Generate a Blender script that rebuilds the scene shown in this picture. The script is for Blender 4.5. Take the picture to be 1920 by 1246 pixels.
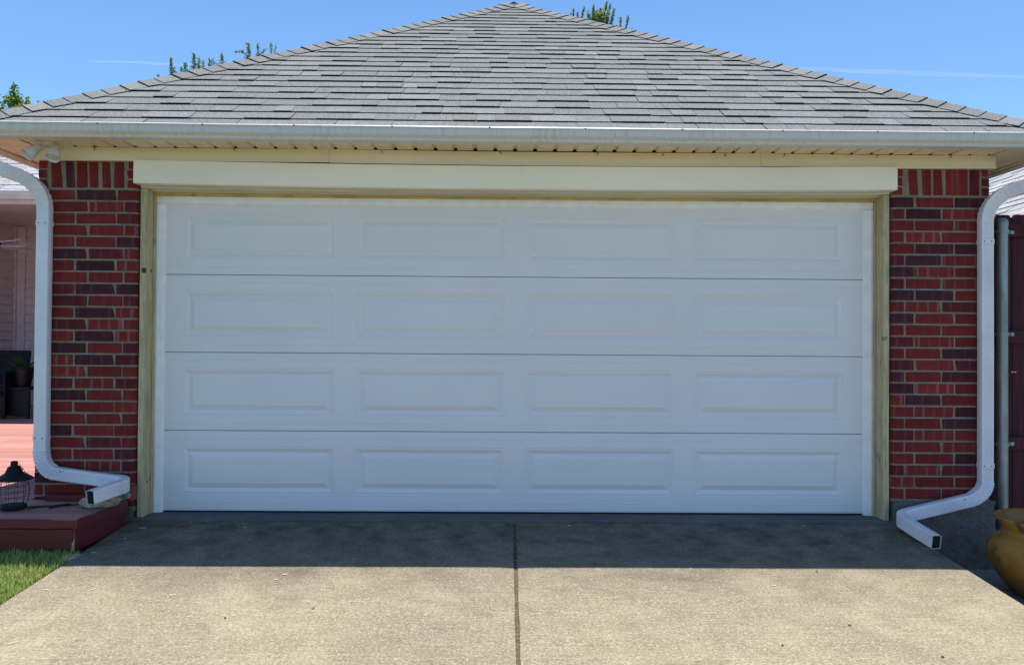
import bpy, bmesh, math, random
import numpy as np
from mathutils import Vector, Matrix, noise
rnd = random.Random(7)
PI = math.pi
S = bpy.context.scene
C = S.collection
for o in list(bpy.data.objects): bpy.data.objects.remove(o)

# ------------------------------------------------------------------ camera, sky, sun, exposure
YAW, PITCH, ROLL = 0.01052, 0.01177, 0.00697
cd = bpy.data.cameras.new('camera'); cam = bpy.data.objects.new('camera', cd); C.objects.link(cam)
cd.sensor_width = 36; cd.lens = 36*1440/1920; cd.clip_end = 6000; cd.clip_start = .05
f = Vector((math.sin(YAW)*math.cos(PITCH), math.cos(YAW)*math.cos(PITCH), math.sin(PITCH)))
r0 = Vector((math.cos(YAW), -math.sin(YAW), 0)); u0 = r0.cross(f)
r = r0*math.cos(ROLL)+u0*math.sin(ROLL); u = u0*math.cos(ROLL)-r0*math.sin(ROLL)
M = Matrix((r, u, -f)).transposed().to_4x4(); M.translation = Vector((-.0822, -5.3472, 1.1932))
cam.matrix_world = M
S.camera = cam
W = bpy.data.worlds.new('World'); S.world = W; W.use_nodes = True
wn = W.node_tree.nodes; wl = W.node_tree.links; wn.clear()
sky = wn.new('ShaderNodeTexSky'); sky.sky_type = 'NISHITA'; sky.sun_disc = False
TRAVEL = Vector((-.03, -.17, -1.0)).normalized()      # the way the sunlight goes
elev = math.asin(-TRAVEL.z); az = math.atan2(-TRAVEL.x, -TRAVEL.y)   # azimuth clockwise from +Y
sky.sun_elevation = elev; sky.sun_rotation = az
sky.altitude = 0; sky.air_density = .75; sky.dust_density = 0.0; sky.ozone_density = 3.0
bg = wn.new('ShaderNodeBackground'); bg.inputs['Strength'].default_value = .15
wo = wn.new('ShaderNodeOutputWorld'); hs0 = wn.new('ShaderNodeHueSaturation'); hs0.inputs['Saturation'].default_value = 1.10; hs0.inputs['Hue'].default_value = .497; wl.new(sky.outputs[0], hs0.inputs['Color']); wl.new(hs0.outputs[0], bg.inputs[0]); wl.new(bg.outputs[0], wo.inputs[0])
sd = bpy.data.lights.new('sun', 'SUN'); sd.energy = 5.0; sd.angle = math.radians(.5); sd.color = (1, .95, .87)
sun = bpy.data.objects.new('sun', sd); C.objects.link(sun)
sun.rotation_euler = TRAVEL.to_track_quat('-Z', 'Y').to_euler(); sun.location = (0, 5, 20)
S.view_settings.view_transform = 'Standard'; S.view_settings.look = 'None'
S.view_settings.exposure = .58; S.view_settings.gamma = 1; S.view_settings.use_curve_mapping = False

# ------------------------------------------------------------------ materials
class N:
    """small helper round a material's node tree"""
    def __init__(s, name, rough=.6, spec=.3, metal=0):
        s.m = bpy.data.materials.new(name); s.m.use_nodes = True
        s.t = s.m.node_tree; s.b = s.t.nodes['Principled BSDF']
        s.b.inputs['Roughness'].default_value = rough
        s.b.inputs['Specular IOR Level'].default_value = spec
        s.b.inputs['Metallic'].default_value = metal
    def n(s, ty, **k):
        x = s.t.nodes.new(ty)
        for a, v in k.items(): setattr(x, a, v)
        return x
    def l(s, a, b): s.t.links.new(a, b)
    def coord(s, scale=(1,1,1), kind='Object', rot=(0,0,0), loc=None):
        c = s.n('ShaderNodeTexCoord'); m = s.n('ShaderNodeMapping')
        m.inputs['Scale'].default_value = scale; m.inputs['Rotation'].default_value = rot
        if kind == 'World':
            g = s.n('ShaderNodeNewGeometry'); s.l(g.outputs['Position'], m.inputs[0])
        else: s.l(c.outputs[kind], m.inputs[0])
        if loc is not None: s.l(loc, m.inputs['Location'])
        return m.outputs[0]
    def noise(s, co, scale, detail=4, rough=.55, dist=0):
        x = s.n('ShaderNodeTexNoise'); x.inputs['Scale'].default_value = scale
        x.inputs['Detail'].default_value = detail; x.inputs['Roughness'].default_value = rough
        x.inputs['Distortion'].default_value = dist
        s.l(co, x.inputs['Vector']); return x.outputs['Fac']
    def ramp(s, fac, stops):
        x = s.n('ShaderNodeValToRGB'); e = x.color_ramp.elements
        while len(e) < len(stops): e.new(.5)
        for i, (p, c) in enumerate(stops):
            e[i].position = p; e[i].color = (*c, 1) if len(c) == 3 else c
        s.l(fac, x.inputs[0]); return x.outputs[0]
    def rng(s, v, a, b, c=0, d=1):
        x = s.n('ShaderNodeMapRange'); s.l(v, x.inputs[0])
        for i, q in enumerate((a, b, c, d)): x.inputs[1+i].default_value = q
        return x.outputs[0]
    def math(s, op, a, b=None):
        x = s.n('ShaderNodeMath', operation=op)
        for i, v in enumerate((a, b)):
            if v is None: continue
            if isinstance(v, (int, float)): x.inputs[i].default_value = v
            else: s.l(v, x.inputs[i])
        return x.outputs[0]
    def mix(s, fac, a, b, mode='MIX'):
        x = s.n('ShaderNodeMix', data_type='RGBA', blend_type=mode)
        for i, v in ((0, fac), (6, a), (7, b)):
            if isinstance(v, (int, float)): x.inputs[i].default_value = v
            elif isinstance(v, tuple): x.inputs[i].default_value = (*v, 1)
            else: s.l(v, x.inputs[i])
        return x.outputs[2]
    def col(s, c):
        if isinstance(c, tuple): s.b.inputs['Base Color'].default_value = (*c, 1)
        else: s.l(c, s.b.inputs['Base Color'])
        return s
    def bump(s, h, strength=.3, dist=.01):
        x = s.n('ShaderNodeBump'); x.inputs['Strength'].default_value = strength
        x.inputs['Distance'].default_value = dist; s.l(h, x.inputs['Height'])
        s.l(x.outputs[0], s.b.inputs['Normal']); return s
    def rand(s):
        x = s.n('ShaderNodeObjectInfo'); return x.outputs['Random']
    def island(s):
        g = s.n('ShaderNodeNewGeometry')
        return s.math('FRACT', s.math('ADD', g.outputs['Random Per Island'], s.rand()))

MT = {}
def simple(name, c, rough=.6, spec=.3, var=.12, scale=8, bump=.1, bscale=60, metal=0, stretch=(1,1,1), kind='World'):
    k = N(name, rough, spec, metal); co = k.coord(stretch, kind)
    v = k.noise(co, scale, 5)
    d = tuple(x*(1-var*1.6) for x in c); l_ = tuple(min(1, x*(1+var*.9)) for x in c)
    k.col(k.ramp(v, [(.3, d), (.7, l_)]))
    if bump: k.bump(k.noise(co, bscale, 4), bump, .004)
    MT[name] = k.m; return k.m

# painted steel garage door: faint vertical wood-grain emboss, hardly any dirt
k = N('door_paint', .42, .35); co = k.coord((60, 1, 3), 'World')
g = k.noise(co, 9, 3); lo = k.noise(k.coord((1,1,1), 'World'), 1.3, 4)
dirt = k.noise(k.coord((1,1,3), 'World'), 7, 6, .7)
k.col(k.mix(k.rng(dirt, .55, .8, 0, .18), k.ramp(lo, [(.3, (.755, .735, .73)), (.7, (.80, .78, .77))]), (.60, .58, .52)))
k.bump(g, .035, .002); MT['door'] = k.m
simple('stop_paint', (.90, .88, .88), .45, .4, .05, 12, .08, 80)
simple('aluminium_white', (.80, .775, .81), .38, .45, .06, 5, .04, 40)
# gutter: greyed enamel with vertical tiger-stripe streaks
k = N('gutter_enamel', .42, .4); co = k.coord((1, 1, .02), 'World')
st = k.noise(co, 55, 5, .75); st2 = k.noise(k.coord((1,1,.05), 'World'), 5, 3)
q = k.math('MULTIPLY', k.rng(st, .48, .72, 0, .8), k.rng(st2, .35, .7, .15, 1))
k.col(k.mix(q, (.66, .645, .62), (.37, .34, .30))); k.bump(k.noise(k.coord(kind='World'), 30, 3), .04, .004); MT['gutter'] = k.m
simple('gutter_lip', (.66, .68, .71), .35, .5, .12, 14, 0)
k = N('trim_cream', .5, .3); co = k.coord((.6, 1, 1.6), 'World')
v = k.noise(co, 3, 5); v2 = k.noise(k.coord((1,1,3), 'World'), 11, 6, .7)
k.col(k.mix(k.rng(v2, .56, .82, 0, .4), k.ramp(v, [(.3, (.84, .74, .56)), (.7, (.89, .80, .63))]), (.45, .38, .27)))
k.bump(k.noise(co, 20, 3), .05, .005); MT['cream'] = k.m
simple('fascia_wrap', (.95, .865, .69), .42, .35, .04, 2.5, .05, 14, stretch=(.5,1,1))
simple('header_paint', (.66, .60, .47), .55, .3, .10, 7, .12, 50, stretch=(.3,1,2))
simple('soffit_vinyl', (.84, .72, .55), .5, .3, .08, 6, .05, 40)
# perforated soffit panel: rows of pin holes
k = N('soffit_perforated', .5, .3)
v = k.n('ShaderNodeTexVoronoi'); v.inputs['Scale'].default_value = 1; v.inputs['Randomness'].default_value = 0
k.l(k.coord((80, 45, 1), 'Object'), v.inputs['Vector'])
k.col(k.mix(k.rng(v.outputs['Distance'], .16, .26, 1, 0), (.84, .72, .55), (.2, .15, .1))); MT['soffit_perf'] = k.m

# treated pine: greenish grain and knots, long in Z or X
def pine(name, axis, c1, c2):
    k = N(name, .7, .2)
    sc = {'z': (26, 26, 1.1), 'x': (1.1, 26, 26)}[axis]
    co = k.coord(sc, 'World'); v = k.noise(co, 1.6, 5, .6, 1.2)
    fine = k.noise(k.coord(tuple(a*5 for a in sc), 'World'), 2, 3)
    kn = k.noise(k.coord((9, 9, 4), 'World'), 1.5, 2)
    c = k.ramp(v, [(.3, c1), (.5, c2), (.7, tuple(a*1.12 for a in c2))])
    c = k.mix(k.rng(fine, .50, .68, 0, .6), c, tuple(a*.5 for a in c1))
    c = k.mix(k.rng(k.noise(k.coord((3, 3, 1.5) if axis == 'z' else (1.5, 3, 3), 'World'), 2, 4, .6), .5, .7, 0, .45), c, (.27, .20, .10))
    c = k.mix(k.rng(kn, .68, .78, 0, .6), c, (.11, .08, .04))
    k.col(c); k.bump(v, .25, .003); MT[name] = k.m
pine('treated_pine', 'z', (.36, .30, .155), (.56, .475, .28))
pine('pine_head', 'x', (.50, .35, .10), (.66, .48, .17))

# bricks: four kinds, each brick its own shade, flash marks as pale upright bands
def brick_mat(name, c, band=0., bandc=(.24, .115, .105), var=.35):
    k = N(name, .68, .18); R = k.rand()
    co = k.coord((1,1,1), 'Object')
    v = k.noise(co, 16, 5, .6); w = k.n('ShaderNodeCombineXYZ')
    off = k.math('MULTIPLY', R, 17.)
    k.l(off, w.inputs[0]); co2 = k.coord((14, .01, 1.2), 'Object', loc=w.outputs[0])
    sx = k.n('ShaderNodeSeparateXYZ'); k.l(k.coord((1,1,1), 'Object'), sx.inputs[0])
    wv = k.math('MULTIPLY', k.math('SUBTRACT', v, .5), .012)
    fr_ = k.math('FRACT', k.math('ADD', k.math('DIVIDE', k.math('ADD', sx.outputs[0], wv), .071), off))
    tri = k.math('ABSOLUTE', k.math('SUBTRACT', fr_, .5))
    bw = k.rng(tri, .09, .15, 1, 0)
    keep = k.rng(k.noise(co2, .5, 0), .42, .55, .25, 1)
    b = k.math('MULTIPLY', bw, keep)
    a = k.math('MULTIPLY_ADD', R, var); k.t.nodes[-1].inputs[2].default_value = 1-var*.5
    base = k.ramp(v, [(.25, tuple(x*.74 for x in c)), (.75, tuple(min(1, x*1.22) for x in c))])
    if band: base = k.mix(k.math('MULTIPLY', b, band), base, bandc)
    sp = k.noise(co, 120, 3, .7)
    base = k.mix(k.rng(sp, .66, .8, 0, .5), base, (.33, .24, .2))
    base = k.mix(1., base, k.ramp(a, [(0, (0,0,0)), (1, (1,1,1))]), 'MULTIPLY') if 0 else base
    h = k.n('ShaderNodeHueSaturation'); k.l(a, h.inputs['Value']); k.l(base, h.inputs['Color'])
    k.col(h.outputs[0]); k.bump(k.noise(co, 70, 5, .7), .35, .003); MT[name] = k.m
brick_mat('brick_red', (.172, .018, .017), .10)
brick_mat('brick_plum', (.064, .014, .021), .30, (.13, .06, .06))
brick_mat('brick_wine', (.108, .013, .018), .25, (.2, .09, .08))
brick_mat('brick_banded', (.190, .021, .019), .65)
k = N('mortar', .9, .1); co = k.coord((1,1,1), 'World')
k.col(k.ramp(k.noise(co, 28, 6, .7), [(.3, (.20, .165, .125)), (.7, (.32, .27, .21))])); k.bump(k.noise(co, 110, 5, .8), .6, .004); MT['mortar'] = k.m
k = N('brickwork_far', .8, .1)
br = k.n('ShaderNodeTexBrick'); k.l(k.coord((1,1,1), 'World', (PI/2, 0, PI/2)), br.inputs['Vector'])
br.inputs['Color1'].default_value = (.2, .03, .035, 1); br.inputs['Color2'].default_value = (.1, .03, .04, 1); br.inputs['Mortar'].default_value = (.34, .29, .22, 1)
br.inputs['Scale'].default_value = 1; br.inputs['Brick Width'].default_value = .275; br.inputs['Row Height'].default_value = .079; br.inputs['Mortar Size'].default_value = .007
k.col(br.outputs['Color']); MT['brick_far'] = k.m

# asphalt shingles: granules, each tab its own grey
def shingle_mat(name, lo, hi, gs=85):
    k = N(name, .92, .12); I = k.island(); co = k.coord((1,1,1), 'World')
    g = k.noise(co, gs, 4, .85); g2 = k.noise(co, 60, 4, .6)
    base = k.ramp(I, [(0, lo), (.55, tuple((a+b)/2 for a, b in zip(lo, hi))), (.82, hi), (1, tuple(x*1.22 for x in hi))])
    base = k.mix(k.rng(g, .40, .66, 0, .62), base, tuple(x*.38 for x in lo))
    base = k.mix(k.rng(g, .60, .42, 0, .5), base, tuple(min(1, x*1.75) for x in hi))
    base = k.mix(k.rng(g2, .4, .7, 0, .2), base, tuple(x*.7 for x in lo))
    k.col(base); k.bump(g, .7, .004); MT[name] = k.m
shingle_mat('shingle', (.138, .143, .145), (.200, .206, .203))
shingle_mat('shingle_pale', (.25, .25, .26), (.36, .36, .37), 60)

# driveway concrete: broom streaks, aggregate, patches, tyre grime plus painted eave shade towards the door
def concrete(name, c, grime_shade=.0, speck=1., streak=1.):
    k = N(name, .88, .15); co = k.coord((1,1,1), 'World')
    patch = k.noise(co, 1.1, 5, .62, .5); mid = k.noise(co, 6, 6, .65)
    br = k.noise(k.coord((1.6, 34, 1), 'World', (0,0,.02)), 2.6, 6, .8, .5)
    ag = k.noise(co, 82, 6, .9); ag2 = k.noise(co, 150, 3, .7)
    base = k.ramp(patch, [(.30, (c[0]*.74, c[1]*.76, c[2]*.82)), (.47, (c[0]*.94, c[1]*.95, c[2]*.98)), (.56, tuple(x*1.08 for x in c)), (.70, tuple(x*1.24 for x in c))])
    base = k.mix(k.rng(mid, .42, .62, 0, .42), base, (c[0]*.66, c[1]*.63, c[2]*.60))
    base = k.mix(k.rng(br, .51, .64, 0, .42*streak), base, tuple(x*1.45 for x in c))
    base = k.mix(k.rng(br, .48, .34, 0, .45*streak), base, tuple(x*.55 for x in c))
    base = k.mix(k.rng(ag, .54, .60, 0, .85*speck), base, (c[0]*1.95, c[1]*1.98, c[2]*2.0))
    base = k.mix(k.rng(ag, .46, .39, 0, .8*speck), base, tuple(x*.36 for x in c))
    base = k.mix(k.rng(ag2, .60, .72, 0, .35*speck), base, tuple(x*.4 for x in c))
    if grime_shade:
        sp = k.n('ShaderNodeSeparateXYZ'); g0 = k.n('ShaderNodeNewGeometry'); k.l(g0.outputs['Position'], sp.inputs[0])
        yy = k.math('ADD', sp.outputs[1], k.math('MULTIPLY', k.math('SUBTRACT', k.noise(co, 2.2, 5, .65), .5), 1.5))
        g1 = k.rng(yy, -1.5, -.55, 0, 1)  # deepens the eave shade in the colour, together with the tyre dirt
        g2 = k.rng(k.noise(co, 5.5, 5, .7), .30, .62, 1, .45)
        base = k.mix(k.math('MULTIPLY', k.math('MULTIPLY', g1, g2), grime_shade), base, (.050, .045, .039))
        # an old reddish leaf stain here and there
        rs = k.noise(k.coord((1.4, 3, 1), 'World'), 3.1, 5, .7)
        base = k.mix(k.rng(rs, .70, .78, 0, .35), base, (.40, .22, .08))
    k.col(base)
    h = k.math('ADD', k.math('MULTIPLY', br, .5), ag)
    k.bump(h, .55, .006); MT[name] = k.m
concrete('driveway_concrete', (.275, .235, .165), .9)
concrete('slab_concrete', (.13, .128, .125), .0, .5)
concrete('foundation_concrete', (.145, .135, .125), .0, .9, .5)
concrete('paver_stone', (.26, .24, .23), .0, .7, .3)
simple('joint_dirt', (.125, .095, .062), .95, .1, .35, 60, .6, 200)
simple('soil', (.085, .062, .042), .95, .1, .3, 6, .6, 60)
simple('lawn_base', (.07, .10, .03), .95, .1, .35, 5, .5, 60)
simple('street_asphalt', (.09, .09, .09), .95, .1, .2, 2, .3, 60)
# deck stain
def deckmat(name, c, wear, gl=.5):
    k = N(name, gl, .35); co = k.coord((1.2, 22, 22), 'World')
    v = k.noise(co, 2, 5, .6, .4); w = k.noise(k.coord((.9, 6, 6), 'World'), 2.2, 6, .7)
    R = k.rand(); h = k.n('ShaderNodeHueSaturation'); k.l(k.rng(R, 0, 1, .82, 1.15), h.inputs['Value'])
    base = k.ramp(v, [(.3, tuple(x*.72 for x in c)), (.7, tuple(x*1.1 for x in c))])
    base = k.mix(k.rng(w, .60, .72, 0, .8), base, wear)
    k.l(base, h.inputs['Color']); k.col(h.outputs[0]); k.bump(v, .25, .003); MT[name] = k.m
deckmat('deck_stain', (.50, .235, .195), (.60, .36, .29))
deckmat('deck_skirt', (.135, .018, .022), (.25, .09, .07), .45)
simple('bare_wood', (.42, .33, .21), .8, .2, .2, 20, .3, 60)
simple('red_block_paint', (.26, .06, .06), .7, .2, .2, 20, .3, 60)
simple('iron_black', (.007, .007, .009), .6, .25, .2, 30, .2, 60)
simple('dark_plastic', (.008, .008, .010), .5, .3, .2, 10, .1, 60)
simple('chair_frame', (.007, .007, .012), .55, .25, .2, 10, .1, 60)
simple('chair_cushion', (.10, .095, .11), .9, .1, .2, 10, .3, 100)
k = N('clay_glaze', .5, .35); co = k.coord((1,1,1), 'Object')
v = k.noise(co, 3.5, 6, .65); p = k.noise(co, 11, 6, .75); p2 = k.noise(k.coord((1,1,1.6), 'Object'), 4.2, 3, .5)
b = k.ramp(v, [(.3, (.20, .085, .022)), (.55, (.37, .175, .03)), (.75, (.46, .25, .05))])
b = k.mix(k.rng(p, .55, .66, 0, .8), b, (.09, .045, .02)); b = k.mix(k.rng(p2, .60, .66, 0, .85), b, (.06, .05, .04))
k.col(b); k.bump(p, .3, .01); MT['clay'] = k.m
k = N('galvanised', .45, .5, .55); co = k.coord((5, 5, .8), 'World')
k.col(k.ramp(k.noise(co, 4, 5, .7), [(.3, (.20, .21, .20)), (.7, (.42, .45, .46))])); MT['galv'] = k.m
simple('fence_stain', (.085, .022, .030), .75, .2, .25, 3, .3, 40, stretch=(9,9,1))
simple('house_vinyl', (.66, .58, .58), .6, .25, .06, 4, .05, 40)
simple('house_trim', (.68, .62, .62), .6, .25, .08, 6, .05, 40)
simple('rock', (.42, .34, .26), .95, .1, .35, 26, 1.0, 60)
simple('pebble', (.34, .30, .26), .9, .1, .3, 40, .5, 80)
simple('chip_white', (.62, .59, .52), .8, .2, .05, 20, 0)
simple('leaf_brown', (.13, .06, .03), .9, .1, .2, 20, 0)
simple('lamp_plastic', (.70, .68, .66), .45, .35, .1, 25, .05, 40)
simple('bark', (.12, .09, .06), .95, .1, .3, 10, .5, 40)
k = N('lamp_glass', .12, .5); k.col(k.ramp(k.noise(k.coord(kind='Object'), 40, 2), [(.3, (.45, .45, .42)), (.7, (.68, .66, .6))])); k.bump(k.noise(k.coord(kind='Object'), 160, 1), .5, .004); MT['glass'] = k.m
simple('mouth_shade', (.02, .02, .02), .9, .1, .1, 20, 0)
simple('shingle_edge', (.022, .021, .024), .95, .1, .2, 40, 0)
simple('screw_dark', (.05, .05, .055), .5, .4, .1, 20, 0)
def leafmat(name, a, b):
    k = N(name, .6, .3); I = k.island()
    k.col(k.ramp(I, [(0, a), (.6, b), (1, tuple(min(1, x*1.5) for x in b))]))
    k.b.inputs['Subsurface Weight'].default_value = 0
    tr = k.n('ShaderNodeBsdfTranslucent'); mx = k.n('ShaderNodeMixShader'); mx.inputs[0].default_value = .35
    k.l(k.ramp(I, [(0, b), (1, tuple(min(1, x*1.8) for x in b))]), tr.inputs[0])
    out = [x for x in k.t.nodes if x.type == 'OUTPUT_MATERIAL'][0]
    k.l(k.b.outputs[0], mx.inputs[1]); k.l(tr.outputs[0], mx.inputs[2]); k.l(mx.outputs[0], out.inputs[0]); MT[name] = k.m
leafmat('leaf_green', (.045, .09, .015), (.18, .27, .05))
leafmat('leaf_grey', (.06, .10, .035), (.20, .27, .09))
leafmat('grass_blade', (.10, .18, .035), (.40, .46, .14))
leafmat('house_leaf', (.02, .05, .02), (.05, .09, .04))
# writing on the jamb: a faint ink stamp is built as geometry further down
simple('ink', (.07, .07, .08), .9, .1, .1, 20, 0)
# thin contrail vapour
k = N('vapour', 1, 0); tr = k.n('ShaderNodeBsdfTransparent'); df = k.n('ShaderNodeBsdfDiffuse'); tl = k.n('ShaderNodeBsdfTranslucent')
df.inputs[0].default_value = (1, 1, 1, 1); tl.inputs[0].default_value = (1, 1, 1, 1)
m1 = k.n('ShaderNodeMixShader'); m2 = k.n('ShaderNodeMixShader')
k.l(k.rng(k.noise(k.coord((.002, .02, .02), 'World'), 2, 4), .3, .7, .02, .11), m2.inputs[0])
k.l(df.outputs[0], m1.inputs[1]); k.l(tl.outputs[0], m1.inputs[2]); k.l(tr.outputs[0], m2.inputs[1]); k.l(m1.outputs[0], m2.inputs[2])
k.l(m2.outputs[0], [x for x in k.t.nodes if x.type == 'OUTPUT_MATERIAL'][0].inputs[0]); MT['vapour'] = k.m

# ------------------------------------------------------------------ mesh helpers
class MB:
    def __init__(s): s.v = []; s.f = []
    def add(s, v, f):
        o = len(s.v); s.v += [tuple(p) for p in v]; s.f += [tuple(i+o for i in q) for q in f]; return s
    def box(s, x0, x1, y0, y1, z0, z1, ch=0.):
        if ch <= 0:
            v = [(x, y, z) for z in (z0, z1) for y in (y0, y1) for x in (x0, x1)]
            return s.add(v, [(0,2,3,1),(4,5,7,6),(0,1,5,4),(2,6,7,3),(0,4,6,2),(1,3,7,5)])
        X = (x0, x1); Y = (y0, y1); Z = (z0, z1); v = []; idx = {}
        for i in (0,1):
            for j in (0,1):
                for l in (0,1):
                    sx, sy, sz = (1,-1)[i], (1,-1)[j], (1,-1)[l]
                    for a, p in enumerate(((X[i], Y[j]+sy*ch, Z[l]+sz*ch), (X[i]+sx*ch, Y[j], Z[l]+sz*ch), (X[i]+sx*ch, Y[j]+sy*ch, Z[l]))):
                        idx[(i,j,l,a)] = len(v); v.append(p)
        F = []
        def q(*k): F.append(tuple(idx[t] for t in k))
        for i in (0,1): q((i,0,0,0),(i,0,1,0),(i,1,1,0),(i,1,0,0))
        for j in (0,1): q((0,j,0,1),(1,j,0,1),(1,j,1,1),(0,j,1,1))
        for l in (0,1): q((0,0,l,2),(0,1,l,2),(1,1,l,2),(1,0,l,2))
        for i in (0,1):
            for j in (0,1): q((i,j,0,0),(i,j,1,0),(i,j,1,1),(i,j,0,1))
        for i in (0,1):
            for l in (0,1): q((i,0,l,0),(i,1,l,0),(i,1,l,2),(i,0,l,2))
        for j in (0,1):
            for l in (0,1): q((0,j,l,1),(1,j,l,1),(1,j,l,2),(0,j,l,2))
        for i in (0,1):
            for j in (0,1):
                for l in (0,1): q((i,j,l,0),(i,j,l,1),(i,j,l,2))
        return s.add(v, F)
    def prism(s, poly, a, b, axis='z'):
        """poly in the two other axes, swept from a to b"""
        n = len(poly)
        def P(p, t):
            return {'z': (p[0], p[1], t), 'x': (t, p[0], p[1]), 'y': (p[0], t, p[1])}[axis]
        v = [P(p, a) for p in poly]+[P(p, b) for p in poly]
        return s.add(v, [(i, (i+1) % n, n+(i+1) % n, n+i) for i in range(n)]+[tuple(range(n)), tuple(range(2*n-1, n-1, -1))])
    def loft(s, rings, closed=True, caps=(True, True)):
        n = len(rings[0]); v = [p for R in rings for p in R]; F = []
        for i in range(len(rings)-1):
            for j in range(n if closed else n-1):
                F.append((i*n+j, i*n+(j+1) % n, (i+1)*n+(j+1) % n, (i+1)*n+j))
        if caps[0]: F.append(tuple(range(n-1, -1, -1)))
        if caps[1]: F.append(tuple((len(rings)-1)*n+j for j in range(n)))
        return s.add(v, F)
    def tube(s, pts, rad, seg=8, caps=True):
        pts = [Vector(p) for p in pts]; rings = []
        for i, p in enumerate(pts):
            t = (pts[min(i+1, len(pts)-1)]-pts[max(i-1, 0)]).normalized()
            a = t.cross(Vector((0,0,1)) if abs(t.z) < .9 else Vector((0,1,0))).normalized(); b = t.cross(a)
            rr = rad[i] if isinstance(rad, (list, tuple)) else rad
            rings.append([p+(a*math.cos(2*PI*j/seg)+b*math.sin(2*PI*j/seg))*rr for j in range(seg)])
        return s.loft(rings, True, (caps, caps))
    def lathe(s, prof, c=(0,0,0), seg=24, caps=(True, True)):
        rings = [[(c[0]+rr*math.cos(2*PI*j/seg), c[1]+rr*math.sin(2*PI*j/seg), c[2]+z) for j in range(seg)] for rr, z in prof]
        return s.loft(rings, True, caps)
    def mesh(s, name):
        me = bpy.data.meshes.new(name); me.from_pydata(s.v, [], s.f); me.update()
        bm = bmesh.new(); bm.from_mesh(me); bmesh.ops.recalc_face_normals(bm, faces=bm.faces); bm.to_mesh(me); bm.free()
        return me
    def obj(s, name, m, parent=None, loc=(0,0,0), smooth=None):
        me = s.mesh(name); me.materials.append(MT[m] if isinstance(m, str) else m)
        if smooth: 
            me.polygons.foreach_set('use_smooth', [True]*len(me.polygons)); me.set_sharp_from_angle(angle=math.radians(smooth))
        return link(name, me, parent, loc)
def link(name, me, parent=None, loc=(0,0,0), rot=(0,0,0)):
    o = bpy.data.objects.new(name, me); C.objects.link(o); o.location = loc; o.rotation_euler = rot
    if parent:
        o.parent = parent
        o.matrix_parent_inverse = Matrix.Translation(-WL[parent.name])
    WL[o.name] = Vector(loc)
    return o
WL = {}
def box(x0, x1, y0, y1, z0, z1, name, m, parent=None, ch=.002): return MB().box(x0, x1, y0, y1, z0, z1, ch).obj(name, m, parent)
def thing(name, label, cat, loc=(0,0,0), group=None):
    o = bpy.data.objects.new(name, None); C.objects.link(o); o.location = loc; o.empty_display_size = .2
    WL[o.name] = Vector(loc); return tag(o, label, cat, group)
def tag(o, label, cat, group=None):
    o['label'] = label; o['category'] = cat
    if group: o['group'] = group
    return o
def struct(o): o['kind'] = 'structure'; return o
def stuff(o): o['kind'] = 'stuff'; return o

# ------------------------------------------------------------------ THE SETTING: ground, driveway, paving
SL = .08                                              # the driveway falls away from the garage at 8 %
def gz(x, y):
    if y > -.2: return -.32
    if y < -14: y = -14
    if x < -2.5: return SL*y-.035
    if x < 2.57: return SL*y-.16
    return min(-.32, SL*y-.04)
xs = [-400, -120, -40, -15, -8, -5, -2.62, -2.56, -1, 1, 2.55, 2.60, 4, 6, 10, 20, 60, 150, 400]
ys = [-400, -100, -40, -14, -8, -6, -4, -3, -2, -1.2, -.76, -.22, -.18, 2, 8, 20, 60, 200, 900]
g = MB(); g.add([(x, y, gz(x, y)) for y in ys for x in xs], [(j*len(xs)+i, j*len(xs)+i+1, (j+1)*len(xs)+i+1, (j+1)*len(xs)+i) for j in range(len(ys)-1) for i in range(len(xs)-1)])
struct(g.obj('ground', 'lawn_base'))

def slab(x0f, x1f, ya, yb, name, m, amp=.0022, step=.12, th=.12, dz=0):
    ny = max(2, int((yb-ya)/step)); nx = 20; mb = MB(); V = []; F = []
    for j in range(ny+1):
        y = ya+(yb-ya)*j/ny; a = x0f(y); b = x1f(y)
        for i in range(nx+1):
            x = a+(b-a)*i/nx; z = SL*y+dz+amp*noise.noise(Vector((x*1.3, y*1.3, 0)))
            if i in (0, nx): z -= .004
            V.append((x, y, z))
    for j in range(ny):
        for i in range(nx): F.append((j*(nx+1)+i, j*(nx+1)+i+1, (j+1)*(nx+1)+i+1, (j+1)*(nx+1)+i))
    n0 = len(V); rim = [(0, i) for i in range(nx+1)]+[(j, nx) for j in range(1, ny+1)]+[(ny, i) for i in range(nx-1, -1, -1)]+[(j, 0) for j in range(ny-1, 0, -1)]
    top = [j*(nx+1)+i for j, i in rim]
    for t in top: x, y, z = V[t]; V.append((x, y, z-th))
    for a in range(len(top)):
        b = (a+1) % len(top); F.append((top[a], top[b], n0+b, n0+a))
    mb.add(V, F); return struct(mb.obj(name, m, None, smooth=40))
def wob(y, s, a=.004): return a*noise.noise(Vector((y*3.1, s, 0)))+a*.5*noise.noise(Vector((y*11, s+9, 0)))
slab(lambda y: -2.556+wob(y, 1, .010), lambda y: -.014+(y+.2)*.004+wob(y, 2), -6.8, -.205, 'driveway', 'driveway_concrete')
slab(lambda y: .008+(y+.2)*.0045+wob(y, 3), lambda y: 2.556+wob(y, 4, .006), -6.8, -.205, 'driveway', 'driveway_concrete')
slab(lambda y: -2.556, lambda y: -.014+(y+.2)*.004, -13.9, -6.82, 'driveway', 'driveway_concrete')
slab(lambda y: .008+(y+.2)*.0045, lambda y: 2.556, -13.9, -6.82, 'driveway', 'driveway_concrete')
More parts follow.
